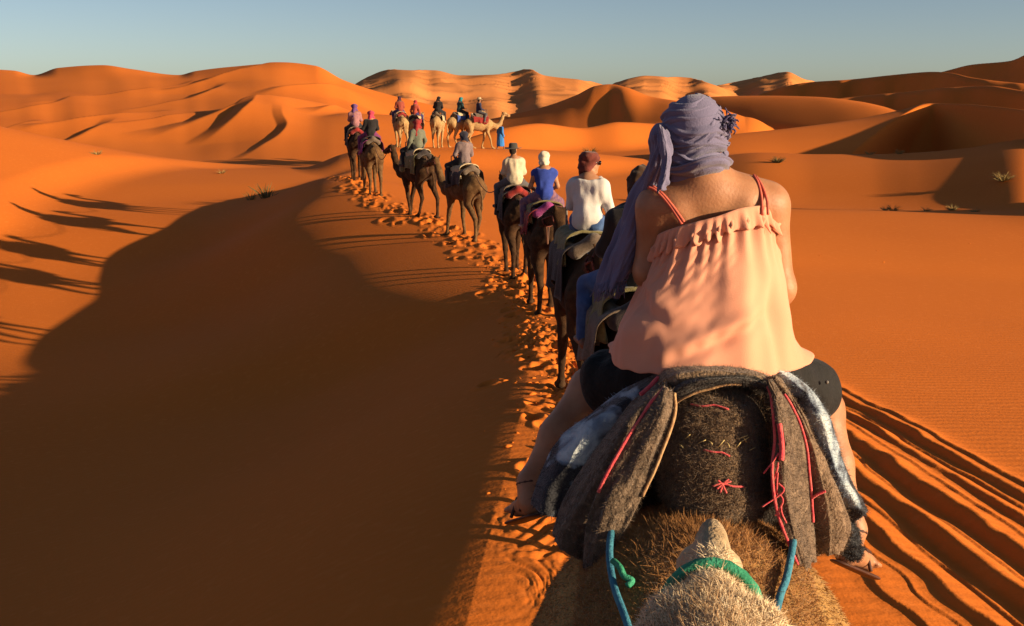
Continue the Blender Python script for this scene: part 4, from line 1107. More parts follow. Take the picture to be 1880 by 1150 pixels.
# right flaps
_, G4, N4 = blanket_part('inner_flap', [
    [(1404, 700, 2.76), (1418, 740, 2.72), (1424, 800, 2.68), (1418, 870, 2.64), (1432, 950, 2.62), (1468, 1042, 2.60)],
    [(1412, 700, 2.74), (1432, 745, 2.70), (1446, 810, 2.66), (1448, 880, 2.63), (1458, 955, 2.61), (1480, 1044, 2.60)],
    [(1422, 700, 2.78), (1452, 752, 2.76), (1476, 815, 2.74), (1490, 890, 2.72), (1496, 960, 2.70), (1500, 1026, 2.69)]], FELT, fb, thick=.010, wr=(.008, 3.0, 5.5), seed=34, ragged=.05)
_, G5, N5 = blanket_part('outer_flap', [
    [(1412, 694, 2.88), (1434, 735, 2.84), (1452, 800, 2.80), (1468, 880, 2.77), (1486, 960, 2.75), (1498, 1018, 2.74)],
    [(1422, 694, 2.80), (1460, 745, 2.76), (1492, 810, 2.725), (1514, 890, 2.70), (1530, 970, 2.69), (1524, 1020, 2.69)],
    [(1426, 692, 2.86), (1472, 750, 2.83), (1506, 815, 2.80), (1536, 890, 2.78), (1563, 962, 2.77), (1548, 1006, 2.76)]], FELT_L, fb, thick=.011, wr=(.008, 3.0, 5.5), seed=44, ragged=.05)
def along(G, N, col, a=0.0, b=1.0, lift=.004):
    n = len(G); i0, i1 = int(a * (n - 1)), int(b * (n - 1))
    return [tuple(G[k_, col] + N[k_, col] * lift) for k_ in range(i0, i1 + 1, 2)]
for nm, pp, r, m in (('pink_edge', along(G1, N1, 1, 0, .62), .0046, PINK), ('cream_edge', along(G1, N1, -1, .0, .66), .0046, CREAMY),
                     ('pink_edge', along(G2, N2, 4, .02, .2), .007, PINK), ('pink_edge', along(G3b, _n, 3, .1, .95), .0055, PINK), ('cream_edge', along(G3b, _n, -1, .05, .7), .0038, CREAMY),
                     ('pink_edge', along(G4, N4, 0, .05, 1.0), .0042, PINK), ('pink_edge', along(G4, N4, 7, .33, .52, .006), .007, PINK), ('pink_edge', along(G4, N4, -2, .1, .8), .0036, PINK)):
    edge_cord(nm, pp, r, m, fb)
rs = np.random.default_rng(17)
for k_ in range(7):        # frayed yarn ends
    p0 = Vector(G4[int(26 + k_ * 3), 5] + N4[int(26 + k_ * 3), 5] * .006)
    edge_cord('pink_thread', [p0, p0 + Vector((rs.normal() * .012, -.008, -.02)), p0 + Vector((rs.normal() * .02, -.006, -.045 - .02 * rs.random()))], .0022, PINK, fb)
p0 = Vector(G4[int(.68 * 60), -2] + N4[int(.68 * 60), -2] * .006)
edge_cord('pink_thread', [p0, p0 + Vector((.012, -.006, .012)), p0 + Vector((.03, -.01, .022))], .004, PINK, fb)

# printed fleece blanket below the felt
fl = empty('fleece_blanket', tuple(W(1310, 700, 3.02)))
tag(fl, 'blue black and white printed fleece blanket showing below the felt on both sides', 'blanket')
blanket_part('left_side', [
    [(1216, 680, 3.02), (1150, 712, 3.0), (1070, 768, 2.97), (1022, 812, 2.95), (990, 865, 2.93), (972, 925, 2.92)],
    [(1212, 692, 2.94), (1152, 732, 2.91), (1080, 792, 2.87), (1038, 845, 2.84), (1006, 900, 2.82), (998, 944, 2.81)],
    [(1210, 708, 2.92), (1172, 752, 2.90), (1118, 826, 2.87), (1080, 890, 2.85), (1056, 932, 2.84), (1044, 956, 2.83)]], FLEECE, fl, thick=.014, wr=(.005, 5, 2), seed=54)
blanket_part('right_side', [
    [(1420, 690, 2.98), (1450, 722, 2.95), (1476, 772, 2.92), (1496, 838, 2.90), (1520, 900, 2.88), (1562, 964, 2.87)],
    [(1430, 680, 2.96), (1474, 716, 2.92), (1508, 768, 2.87), (1526, 834, 2.85), (1550, 890, 2.84), (1588, 945, 2.83)],
    [(1434, 674, 3.0), (1484, 708, 2.96), (1522, 760, 2.93), (1540, 820, 2.91), (1564, 880, 2.90), (1590, 936, 2.89)]], FLEECE, fl, thick=.014, wr=(.004, 5, 2), seed=64)
blanket_part('right_corner', [
    [(1524, 960, 2.87), (1532, 990, 2.86), (1546, 1016, 2.85), (1560, 1030, 2.85)],
    [(1552, 952, 2.85), (1562, 985, 2.84), (1570, 1010, 2.84), (1580, 1026, 2.84)],
    [(1566, 948, 2.88), (1576, 980, 2.87), (1582, 1005, 2.87), (1584, 1018, 2.87)]], FLEECE, fl, thick=.014, wr=(.006, 7, 3), seed=74)

# blue crupper rope round the rump
BLUE = mat('blue_rope', (.03, .16, .26), .8, (.06, .26, .36), 40, .4, 180)
GREEN = mat('green_rope', (.02, .22, .12), .8, (.05, .34, .2), 40, .4, 180)
cr = tube('rope', [W(1140, 900, 2.72), W(1126, 955, 2.66), W(1119, 1015, 2.50), W(1127, 1075, 2.38), W(1150, 1140, 2.24), W(1215, 1330, 1.92), W(1300, 1420, 1.80), W(1380, 1330, 1.94), W(1428, 1110, 2.30), W(1443, 1065, 2.40), W(1455, 1005, 2.58), W(1462, 950, 2.70), W(1460, 900, 2.78)], .0092, BLUE, n=60)
tag(cr, 'blue rope looped around the rump of the front camel behind its hump', 'rope')
gr_ = tube('rope', [W(1126, 1030, 2.44), W(1138, 1042, 2.40), W(1146, 1058, 2.38), W(1160, 1066, 2.37), W(1152, 1076, 2.36)], .008, GREEN, n=24)
tag(gr_, 'short green rope end knotted to the blue rope on the left', 'rope')

# ------------------------------------------------------------------ the photographer's own camel: its head is in view
OX, OY = .285, 0.0
Po, hdo = camel_prims(GAITS[1], .16, .135, hump=(.18, .34, .22), pitch=.47, side_ears=True)
Po = [p for p in Po if not (p[0] == 'e' and abs(p[2][0] - .058) < 1e-6)]
Po = [(('c', p[1], p[2], .078, .040) if (p[0] == 'c' and abs(p[3] - .085) < 1e-6) else (('c', p[1], p[2], .07, .045) if (p[0] == 'c' and abs(p[3] - .07) < 1e-6 and abs(p[4] - .04) < 1e-6) else p)) for p in Po]
Po += [('c', hdo(0, .20, .045), hdo(0, .42, -.015), .036, .025, .05), ('c', hdo(-.03, .42, -.09), hdo(.03, .42, -.09), .035, .035, .03), ('c', hdo(.065, .16, .05), hdo(.11, .06, .06), .03, .04, .04), ('c', hdo(-.065, .16, .05), hdo(-.11, .06, .06), .03, .04, .04)]
Vo, Fo = field_mesh(Po, .0145, .05, noise=(.004, 20, 20, 20, 13)); Vo = relax(Vo, Fo, 2)
ro = empty('camel', (OX, OY, ground(OX, OY) - .02)); tag(ro, 'cream camel whose woolly head fills the bottom edge, wearing a green halter', 'camel')
link('body', mesh_from(Vo, Fo, 'body'), FUR_CREAM, ro)
FUR_C1 = mat('cream_fur_strands', (.95, .80, .56), .9, (.80, .62, .40), 18, sheen=.3, spec=.1)
FUR_C2 = mat('brown_tipped_fur', (.55, .36, .20), .9, (.36, .22, .11), 18, sheen=.3, spec=.1)
Mi = ro.location
hc = np.array(hdo(0, .05, .05))
fur('head_fur', Vo, Fo, lambda c, n: (np.linalg.norm(c - hc, axis=1) < .34) * (.25 + .75 * (c[:, 1] < hc[1] + .17)) * (c[:, 1] < hc[1] + .28), 70000, .0085, .0009, (0, -.3, .02), 1.4, FUR_C1, ro, 7, .6)
fur('crown_fur', Vo, Fo, lambda c, n: np.exp(-(((c[:, 0] - hc[0]) / .06) ** 2 + ((c[:, 1] - hc[1] + .02) / .14) ** 2)) * (n[:, 2] > .3), 3500, .013, .0009, (0, -.3, .05), 1.8, FUR_C2, ro, 8, .8)
ringo = lambda y, r, z: [hdo(r * math.cos(t), y + .015 * math.sin(t), z + r * 1.05 * math.sin(t)) for t in np.linspace(0, 2 * math.pi, 21)]
link('halter', mesh_from(*join_meshes([tube_mesh(ringo(.235, .086, -.02), .011, 8), tube_mesh([hdo(.088, .235, -.02), hdo(.115, .1, -.01), hdo(.118, -.02, -.02)], .009, 8), tube_mesh([hdo(-.088, .235, -.02), hdo(-.115, .1, -.01), hdo(-.118, -.02, -.02)], .009, 8)]), 'halter'), GREEN, ro)
for s in (-1, 1):
    e = link('eye', CAMEL_MESH[0][2], None, ro); slot(e, EYE_M); e.location = hdo(s * .098, .13, .075)
# ------------------------------------------------------------------ the woman in the peach top
wo = empty('person', tuple(W(1305, 690, 3.1)))
tag(wo, 'woman seen from behind in a ruffled peach top, black shorts and lilac head scarf', 'person')
OFF = wo.location.copy()
def wl(px, py, y): return tuple(W(px, py, y) - OFF)
PEACH = mat('peach_cotton', (.74, .34, .225), .85, (.69, .31, .20), 5, .12, 320, sheen=.15, spec=.15)
STRAP = mat('coral_strap', (.62, .14, .09), .7, (.5, .1, .07), 30)
SHORT = mat('black_cotton', (.008, .008, .009), .8, (.013, .013, .014), 9, .3, 60, sheen=.05, spec=.2)
LILAC = mat('lilac_scarf', (.135, .13, .225), .9, (.17, .16, .27), 6, .25, 240, sheen=.2, spec=.1)
SANDAL = mat('brown_leather_sandal', (.05, .02, .012), .6, (.08, .03, .02), 20)
WSKIN = mat('warm_skin', (.43, .205, .105), .55, (.33, .145, .068), 17, .10, 140, spec=.4, sss=.1)
Jw = {'head': Vector(wl(1276, 256, 3.14)), 'turn': .35}
HEADW, qw, Rw = head_prims(Jw)
TORW = [('e', wl(1308, 640, 3.15), (.17, .12, .12)), ('c', wl(1306, 620, 3.15), wl(1304, 480, 3.16), .115, .115, .08), ('c', wl(1264, 430, 3.155), wl(1258, 385, 3.15), .075, .07, .08), ('c', wl(1348, 428, 3.155), wl(1356, 383, 3.15), .075, .07, .08),
        ('c', wl(1264, 425, 3.09), wl(1244, 380, 3.085), .030, .028, .035), ('c', wl(1344, 420, 3.09), wl(1366, 376, 3.085), .030, .028, .035),
        ('c', wl(1210, 378, 3.14), wl(1285, 352, 3.13), .055, .058, .08), ('c', wl(1405, 372, 3.14), wl(1310, 350, 3.13), .055, .058, .08), ('c', wl(1296, 352, 3.12), wl(1284, 290, 3.13), .060, .052, .05)]
ARM = [('c', wl(1204, 384, 3.14), wl(1190, 500, 3.16), .050, .042, .05), ('c', wl(1190, 500, 3.14), wl(1240, 600, 3.34), .04, .03, .03),
       ('c', wl(1412, 380, 3.14), wl(1430, 530, 3.15), .053, .044, .05), ('c', wl(1434, 530, 3.13), wl(1395, 610, 3.36), .042, .03, .03)]
HANDW = limb_hand(wl(1240, 600, 3.34), (.3, 1, -.2), -1) + limb_hand(wl(1395, 610, 3.36), (-.3, 1, -.2), 1)
def leg(s, hip, knee, mid, ankle, heel, toe):
    L = [('c', hip, knee, .10, .072, .05), ('c', knee, mid, .066, .058, .03), ('c', mid, ankle, .056, .036, .03), ('c', ankle, heel, .038, .034, .03), ('c', heel, toe, .036, .027, .03)]
    h, t = Vector(heel), Vector(toe); d = (t - h).normalized(); sd = d.cross(Vector((0, 0, 1))).normalized()
    for i_ in range(5):
        b = t + sd * (i_ - 2) * .017 - d * abs(i_ - 1.5) * .006
        L.append(('c', tuple(b), tuple(b + d * (.034 - .004 * i_ if s < 0 else .018 + .004 * i_)), .0105, .0085, .005))
    return L
RL = dict(hip=wl(1400, 690, 3.12), knee=wl(1506, 752, 3.30), mid=wl(1530, 850, 3.22), ankle=wl(1566, 972, 3.16), heel=wl(1556, 1014, 3.13), toe=wl(1594, 1032, 3.25))
LL = dict(hip=wl(1220, 690, 3.12), knee=wl(1088, 716, 3.30), mid=wl(1026, 800, 3.22), ankle=wl(974, 886, 3.16), heel=wl(976, 924, 3.12), toe=wl(950, 934, 3.26))
LEGW = leg(1, *RL.values()) + leg(-1, *LL.values())
soft('body', TORW + HEADW + ARM + HANDW + LEGW, .0085, WSKIN, wo, .035, 2)
# shorts
SH = [('e', wl(1308, 668, 3.12), (.21, .15, .10)), ('c', wl(1230, 690, 3.12), wl(1118, 700, 3.24), .105, .092, .06), ('c', wl(1390, 690, 3.12), wl(1488, 722, 3.24), .105, .09, .06)]
kn = lambda d: (Vector(d['knee']) - Vector(d['hip'])).normalized()
soft('shorts', SH, .010, SHORT, wo, .06, 1, grow=.006, noise=(.012, 20, 20, 14, 6))
bm = bmesh.new(); bmesh.ops.create_uvsphere(bm, u_segments=10, v_segments=6, radius=.006)
me = bpy.data.meshes.new('button'); bm.to_mesh(me); bm.free()
b_ = link('button', me, STEEL, wo); b_.location = wl(1518, 702, 3.12)
# sandals
for d, sg in ((RL, 1), (LL, -1)):
    h, t = Vector(d['heel']), Vector(d['toe']); dr_ = (t - h).normalized(); sd = dr_.cross(Vector((0, 0, 1))).normalized(); up_ = sd.cross(dr_)
    V, F = field_mesh([('c', tuple(h - dr_ * .03 - up_ * .040), tuple(t + dr_ * .022 - up_ * .034), .034, .042)], .008, .02)
    V = relax(V, F, 1); c0 = np.array(h - up_ * .040); un = np.array(up_)
    dist = (V - c0) @ un; V = V - np.outer(dist * .78, un)
    link('sandal', mesh_from(V, F, 'sandal'), SANDAL, wo)
    mids = h.lerp(t, .62)
    parts = [tube_mesh(spline([mids - sd * .042 - up_ * .03, mids + up_ * .034, mids + sd * .042 - up_ * .03], 12), .006, 6),
             tube_mesh(spline([mids + up_ * .034, t + dr_ * .005 + up_ * .026, t + dr_ * .02 - up_ * .02], 8), .005, 6),
             tube_mesh(spline([h - sd * .038 - up_ * .02, h - dr_ * .0 + up_ * .045 + dr_ * .03, h + sd * .038 - up_ * .02], 12), .006, 6)]
    an = Vector(d['ankle'])
    parts.append(tube_mesh([an + (sd * math.cos(a_) + dr_ * math.sin(a_)) * .041 for a_ in np.linspace(0, 2 * math.pi, 15)], .005, 6))
    link('sandal_strap', mesh_from(*join_meshes(parts), 'sandal_strap'), SANDAL, wo)

# blouse: gathered yoke, full skirt with folds
def ring_pts(phi, py_f, pl, pr, yc, dep):
    c, h = (pl + pr) / 2, (pr - pl) / 2
    return np.array([[*wl(c + h * math.sin(f), py_f(f), yc - dep * math.cos(f))] for f in phi])
NP = 220
phi = np.linspace(-math.pi, math.pi, NP, endpoint=False)
deg = np.degrees
neck = lambda f: float(interp(deg(f), [(-180, 400), (-120, 420), (-90, 448), (-60, 436), (-25, 420), (0, 408), (25, 392), (45, 388), (70, 398), (95, 402), (130, 395), (180, 400)]))
seam = lambda f: neck(f) + 26
def lev(t_):      # between the seam (0) and the hem (1)
    hem = lambda f: float(interp(deg(f), [(-180, 628), (-120, 606), (-90, 606), (-60, 640), (-25, 662), (10, 668), (40, 662), (70, 646), (100, 634), (180, 628)]))
    return lambda f: seam(f) * (1 - t_) + hem(f) * t_
rings = []
prof_t = [0, .05, .15, .3, .45, .6, .75, .88, 1.0]
pls = [1206, 1198, 1178, 1148, 1128, 1120, 1124, 1134, 1142]
prs = [1424, 1432, 1444, 1458, 1468, 1478, 1490, 1500, 1506]
dps = [.125, .135, .155, .17, .18, .19, .195, .195, .195]
dense = np.linspace(0, 1, 70)
PL, PR, DP = interp(dense, list(zip(prof_t, pls))), interp(dense, list(zip(prof_t, prs))), interp(dense, list(zip(prof_t, dps)))
rows = []
rows.append(ring_pts(phi, neck, 1205, 1424, 3.13, .118))
rows.append(ring_pts(phi, lambda f: neck(f) * .5 + seam(f) * .5, 1204, 1425, 3.13, .121))
for t_, a, b, d in zip(dense, PL, PR, DP):
    rows.append(ring_pts(phi, lev(t_), a, b, 3.13, d))
B_ = np.stack(rows, 0)
ctr_ = B_.mean(1, keepdims=True)
def body_push(Pn):
    """keep the cloth outside the body, the hips and the thighs"""
    for p in TORW[:6] + SH:
        if p[0] == 'c':
            a, b = np.array(p[1]), np.array(p[2]); ab = b - a
            t = np.clip(((Pn - a) @ ab) / (ab @ ab), 0, 1)
            c = a + t[..., None] * ab; r = p[3] + (p[4] - p[3]) * t + .026
            d = Pn - c; L = np.linalg.norm(d, axis=-1)
            m = L < r
            Pn[m] = c[m] + d[m] * (r[m] / (L[m] + 1e-9))[:, None]
        else:
            c = np.array(p[1]); rr = np.array(p[2]) + .032
            q = (Pn - c) / rr; L = np.linalg.norm(q, axis=-1)
            m = L < 1
            Pn[m] = c + (Pn - c)[m] / (L[m] + 1e-9)[:, None]
    return Pn
def drape_blouse(Bg, steps=110, iters=5):
    X = Bg[1:].copy()                    # first row: the seam, held in pleats
    nr_, nc = X.shape[:2]
    per0 = np.linalg.norm(np.roll(X[-1], -1, 0) - X[-1], axis=1).sum()
    rh = (np.linalg.norm(np.roll(X, -1, 1) - X, axis=2).sum(1) * interp(np.linspace(0, 1, nr_), [(0, 1.45), (.3, 1.36), (1, 1.22)]) / nc)[:, None]
    rv = np.linalg.norm(X[1:] - X[:-1], axis=2) * 1.07
    cen = X.mean(1, keepdims=True); o_ = X - cen; o_[..., 2] = 0; o_ /= np.linalg.norm(o_, axis=2, keepdims=True)
    pl = np.sin(phi * 27 + 1.5 * np.sin(phi * 5))
    X[0] += o_[0] * (.0085 * pl + .002)[:, None]
    tfac = np.linspace(0, 1, nr_)[:, None]
    X += o_ * (.014 * pl[None] * np.exp(-tfac * 4) + .03 * vnoise(phi[None] * 3.0 + 4, tfac * 2.0, 6) * smooth(.05, .4, tfac))[..., None]
    pin = X[0].copy(); Pv = X.copy()
    cum = np.cumsum(rv, 0)
    rd = np.sqrt(rh[:-1] ** 2 + rv ** 2)
    g = np.array([0, 0, -9.8]) * (1 / 60) ** 2
    for st in range(steps):
        cen = X.mean(1, keepdims=True); o_ = X - cen; o_[..., 2] = 0; o_ /= np.linalg.norm(o_, axis=2, keepdims=True) + 1e-9
        wind = (np.array([-1.2, -1.0, 0.3]) * (1 / 60) ** 2 + o_ * (1 / 60) ** 2 * 3.2)
        N_ = X + (X - Pv) * .93 + g + wind
        Pv = X; X = N_
        for it in range(iters):
            X[0] = pin
            for par in (0, 1):            # vertical threads
                a = X[par:-1:2]; b = X[par + 1::2]; n_ = min(len(a), len(b)); a, b = a[:n_], b[:n_]
                d = b - a; L = np.linalg.norm(d, axis=2); s_ = (.5 * (L - rv[par::2][:n_]) / (L + 1e-9))[..., None] * d
                a += s_; b -= s_
            for par in (0, 1):            # threads across
                ia = np.arange(par, nc, 2); ib = (ia + 1) % nc
                d = X[:, ib] - X[:, ia]; L = np.linalg.norm(d, axis=2); s_ = (.5 * (L - rh) / (L + 1e-9))[..., None] * d
                X[:, ia] += s_; X[:, ib] -= s_
            # no thread is longer than the cloth above it
            d = X[1:] - pin[None]; L = np.linalg.norm(d, axis=2)
            X[1:] = pin[None] + d * np.minimum(1, cum / (L + 1e-9))[..., None]
            # shear and bending
            d = np.roll(X[1:], -1, 1) - X[:-1]; L = np.linalg.norm(d, axis=2); s_ = (.12 * (L - rd) / (L + 1e-9))[..., None] * d
            X[:-1] += s_; X[1:] -= np.roll(s_, 1, 1)
            d = np.roll(X, -2, 1) - np.roll(X, 2, 1); 
            X += .03 * ((np.roll(X, -2, 1) + np.roll(X, 2, 1)) / 2 - X)
            X[1:-1] += .03 * ((X[2:] + X[:-2]) / 2 - X[1:-1])
        X = body_push(X); X[0] = pin
    return np.concatenate([Bg[:1], X], 0)
B_ = drape_blouse(B_)
T = np.concatenate([[0, 0], dense])[:, None]
for _ in range(9):
    w_ = (.25 + .75 * smooth(.15, .45, T))[2:-1, :, None]
    sm = .15 * (np.roll(B_, 1, 1) + np.roll(B_, -1, 1))[2:-1] + .2 * (B_[1:-2] + B_[3:]) + .3 * B_[2:-1]
    B_[2:-1] = B_[2:-1] * (1 - w_) + w_ * sm
    B_[-1] = .3 * B_[-1] + .35 * (np.roll(B_[-1], 1, 0) + np.roll(B_[-1], -1, 0))
cc_ = B_.mean(1, keepdims=True); out = B_ - cc_; out[..., 2] = 0; out /= np.linalg.norm(out, axis=2, keepdims=True) + 1e-9
T = np.concatenate([[0, 0], dense])[:, None]; PHI = phi[None, :]
crease = -.024 * np.exp(-((PHI - (.80 + .16 * T)) / .13) ** 2) * smooth(.25, .7, T) + .012 * np.exp(-((PHI - (.38 + .1 * T)) / .15) ** 2) * smooth(.15, .5, T)
diag = .014 * np.exp(-((T - (.70 - .28 * (PHI - .1))) / .06) ** 2) * np.exp(-((PHI - .15) / .5) ** 2) - .014 * np.exp(-((T - (.80 - .28 * (PHI - .1))) / .05) ** 2) * np.exp(-((PHI - .15) / .5) ** 2)
diag2 = .014 * np.exp(-((T - (.26 + .42 * (PHI + .95))) / .07) ** 2) * np.exp(-((PHI + .75) / .42) ** 2) - .010 * np.exp(-((T - (.40 + .42 * (PHI + .95))) / .06) ** 2) * np.exp(-((PHI + .75) / .42) ** 2)
B_ = B_ + out * ((crease + diag + diag2 + .026 * np.exp(-((T - .66) / .22) ** 2) * np.exp(-((PHI + .8) / .7) ** 2) + .007 * vnoise(PHI * 3.2 + 1, T * 3.5, 8) * smooth(.1, .4, T)))[..., None]
B_[14:] = body_push(B_[14:])
def tube_grid(name, G, thick, material, par, closed=True):
    a, b = G.shape[:2]
    cen = G.mean(1, keepdims=True); o_ = G - cen; o_[..., 2] = 0; o_ /= np.linalg.norm(o_, axis=2, keepdims=True) + 1e-9
    V = np.vstack([G.reshape(-1, 3), (G - o_ * thick).reshape(-1, 3)]); o = a * b
    i_, j_ = np.meshgrid(np.arange(a - 1), np.arange(b), indexing='ij'); j2_ = (j_ + 1) % b
    q = np.stack([i_ * b + j_, i_ * b + j2_, (i_ + 1) * b + j2_, (i_ + 1) * b + j_], -1).reshape(-1, 4)[:, ::-1]
    k_ = np.arange(b); k2 = (k_ + 1) % b
    r1 = np.stack([k_, k2, o + k2, o + k_], -1); r2 = np.stack([(a - 1) * b + k_, (a - 1) * b + k2, o + (a - 1) * b + k2, o + (a - 1) * b + k_], -1)[:, ::-1]
    F = np.vstack([q, o + q[:, ::-1], r1, r2])
    return link(name, mesh_from(V, F, name), material, par)
tube_grid('blouse', B_, .003, PEACH, wo)
# ruffle round the neckline: a wavy flounce standing off the yoke
NR = 640
ph2 = np.linspace(-math.pi, math.pi, NR, endpoint=False)
rr = []
for k_, v in enumerate(np.linspace(0, 1, 9)):
    base = ring_pts(ph2, lambda f, v=v: neck(f) - 10 + 38 * v + 5 * v * math.sin(f * 23), 1204, 1425, 3.13, .121)
    o_ = base - base.mean(0); o_[:, 2] = 0; o_ /= np.linalg.norm(o_, axis=1)[:, None]
    wv = np.sin(ph2 * 31 + 1.9 * np.sin(ph2 * 7)) + .4 * np.sin(ph2 * 41 + 2)
    base = base + o_ * ((.004 + .014 * v + .008 * v * wv))[:, None]
    base[:, 2] += .010 * v * np.cos(ph2 * 31 + 1.9 * np.sin(ph2 * 7) + 1)
    rr.append(base)
tube_grid('ruffle', np.stack(rr, 0), .0022, PEACH, wo)
for pts in ([(1190, 344, 3.09), (1206, 352, 3.075), (1228, 376, 3.055), (1252, 412, 3.03)], [(1198, 342, 3.09), (1216, 356, 3.07), (1236, 380, 3.05), (1256, 408, 3.03)],
            [(1384, 322, 3.12), (1392, 337, 3.09), (1398, 362, 3.06), (1400, 394, 3.03)], [(1388, 324, 3.115), (1399, 342, 3.085), (1408, 367, 3.055), (1410, 394, 3.03)]):
    tube('strap', [wl(*p) for p in pts], .0042, STRAP, wo, n=18)

# head scarf
hw = Jw['head']
def layers():
    P = [('e', qw(0, -.005, .03), (.086, .105, .097), Rw, .03), ('e', qw(-.005, -.015, -.04), (.068, .08, .08), Rw, .03), ('c', qw(-.03, -.015, -.105), qw(.03, -.015, -.10), .050, .048, .05)]
    P += [('e', wl(1209, 250, 3.10), (.026, .030, .036), None, .02)]
    return P
hs = soft('headscarf', layers(), .0065, LILAC, wo, .02, 2, noise=(.003, 14, 14, 50, 12))
def wrap_band(tilt, roll, cz, rx, ry, width, seed, a0=0, a1=2 * math.pi, cy=-.005):
    """a pleated band of the scarf wound about the head"""
    nu, nv = 110, 22
    u = np.linspace(a0, a1, nu)[:, None]; v = np.linspace(-1, 1, nv)[None, :]
    ph = seed * 1.7
    sw = width * (1 + .25 * np.sin(u * 2 + ph))
    hgt = v * sw / 2 + .008 * np.sin(u * 3 + ph)
    shrink = np.sqrt(np.clip(1 - ((cz + hgt) / .125) ** 2, .1, 1)) / math.sqrt(max(1 - (cz / .125) ** 2, .1))
    pl = .0042 * np.sin(v * 9 + 2.2 * np.sin(u * 1.3 + ph) + u * 1.1) + .003 * vnoise(u * 3, v * 3 + ph, seed) + .0022 * np.sin(v * 19 + u * 2 + ph)
    bul = .013 * (1 - v ** 4) - .008 + pl
    x = (rx * shrink + bul) * np.cos(u); y = (ry * shrink + bul) * np.sin(u) + cy; z = cz + hgt
    ct, st = math.cos(tilt), math.sin(tilt); cr_, sr = math.cos(roll), math.sin(roll)
    y, z = y * ct - z * st, y * st + z * ct
    x, z = x * cr_ + z * sr, -x * sr + z * cr_
    pts = np.array([[qw(x[i_, j_], y[i_, j_], z[i_, j_] + .01) for j_ in range(nv)] for i_ in range(nu)])
    cen = np.array(qw(0, 0, 0)); n_ = pts - cen; n_ /= np.linalg.norm(n_, axis=2, keepdims=True)
    V = np.vstack([pts.reshape(-1, 3), (pts - n_ * .006).reshape(-1, 3)]); o = nu * nv
    i_, j_ = np.meshgrid(np.arange(nu - 1), np.arange(nv - 1), indexing='ij')
    q = np.stack([i_ * nv + j_, (i_ + 1) * nv + j_, (i_ + 1) * nv + j_ + 1, i_ * nv + j_ + 1], -1).reshape(-1, 4)
    k_ = np.arange(nu - 1)
    e1 = np.stack([k_ * nv, o + k_ * nv, o + (k_ + 1) * nv, (k_ + 1) * nv], -1); e2 = np.stack([k_ * nv + nv - 1, (k_ + 1) * nv + nv - 1, o + (k_ + 1) * nv + nv - 1, o + k_ * nv + nv - 1], -1)
    return link('scarf_wrap', mesh_from(V, np.vstack([q, o + q[:, ::-1], e1, e2]), 'scarf_wrap'), LILAC, wo)
wrap_band(-.15, -.30, .055, .080, .098, .085, 1)
wrap_band(.10, .22, .015, .089, .105, .075, 2)
wrap_band(-.05, -.25, -.03, .085, .098, .07, 3)
wrap_band(.15, .18, -.075, .080, .092, .075, 4)
wrap_band(-.05, -.12, -.105, .078, .088, .055, 6)
wrap_band(.35, -.5, .02, .088, .106, .05, 5)
def scarf_part(name, rails, **kw):
    ob, G, N = loft(name, rails, LILAC, None, **kw)
    ob.data.transform(Matrix.Translation(-OFF)); ob.parent = wo
    return ob
scarf_part('scarf_tail', [
    [(1194, 240, 3.10), (1188, 290, 3.14), (1160, 345, 3.20), (1138, 400, 3.22), (1116, 460, 3.22), (1092, 524, 3.22)],
    [(1206, 246, 3.06), (1198, 300, 3.08), (1176, 356, 3.14), (1158, 412, 3.16), (1134, 468, 3.17), (1108, 530, 3.17)],
    [(1216, 250, 3.05), (1214, 305, 3.06), (1194, 362, 3.12), (1178, 420, 3.16), (1154, 474, 3.17), (1128, 526, 3.17)],
    [(1228, 246, 3.08), (1226, 312, 3.09), (1212, 366, 3.14), (1190, 430, 3.20), (1176, 478, 3.21), (1152, 514, 3.21)]], thick=.006, nu=80, nv=40, wr=(.010, 4, 9), seed=84, ragged=.1)
scarf_part('scarf_end', [
    [(1206, 236, 3.05), (1214, 280, 3.02), (1212, 318, 3.0), (1202, 352, 2.98)],
    [(1216, 236, 3.02), (1224, 280, 2.99), (1222, 318, 2.97), (1214, 348, 2.96)],
    [(1224, 236, 3.05), (1234, 276, 3.02), (1228, 320, 3.0), (1224, 352, 2.98)]], thick=.005, nu=40, nv=20, wr=(.006, 4, 6), seed=94, ragged=.2)
# dark fringe knotted at the side of the scarf
rs = np.random.default_rng(5)
FR = mat('dark_violet_fringe', (.035, .028, .09), .9, (.08, .07, .16), 60, sheen=.2)
parts = []
kc = Vector(wl(1326, 226, 3.09))
for k_ in range(70):
    d = Vector((rs.normal() * .7 + .5, rs.normal() * .7 - .35, rs.normal() * .7)).normalized()
    e = kc + d * (.022 + .022 * rs.random()); m_ = kc + d * .014 + Vector(rs.normal(size=3)) * .006
    parts.append(tube_mesh(spline([kc + Vector(rs.normal(size=3)) * .006, m_, e, e + Vector(rs.normal(size=3)) * .010 - Vector((0, 0, .006))], 7), .0042, 5, .0018))
link('scarf_fringe', mesh_from(*join_meshes(parts), 'scarf_fringe'), FR, wo)
parts = []
for k_ in range(60):
    a = k_ / 59
    s0 = Vector(wl(1093 + 58 * a, 524 - 8 * a + 3 * math.sin(a * 9), 3.22 - .05 * math.sin(a * 3.1)))
    e = s0 + Vector((-.010 + rs.normal() * .006, rs.normal() * .006, -.03 - .02 * rs.random()))
    parts.append(tube_mesh([s0 + Vector((0, 0, .006)), (s0 + e) / 2 + Vector(rs.normal(size=3)) * .003, e], .0018, 4))
link('tail_fringe', mesh_from(*join_meshes(parts), 'tail_fringe'), LILAC, wo)
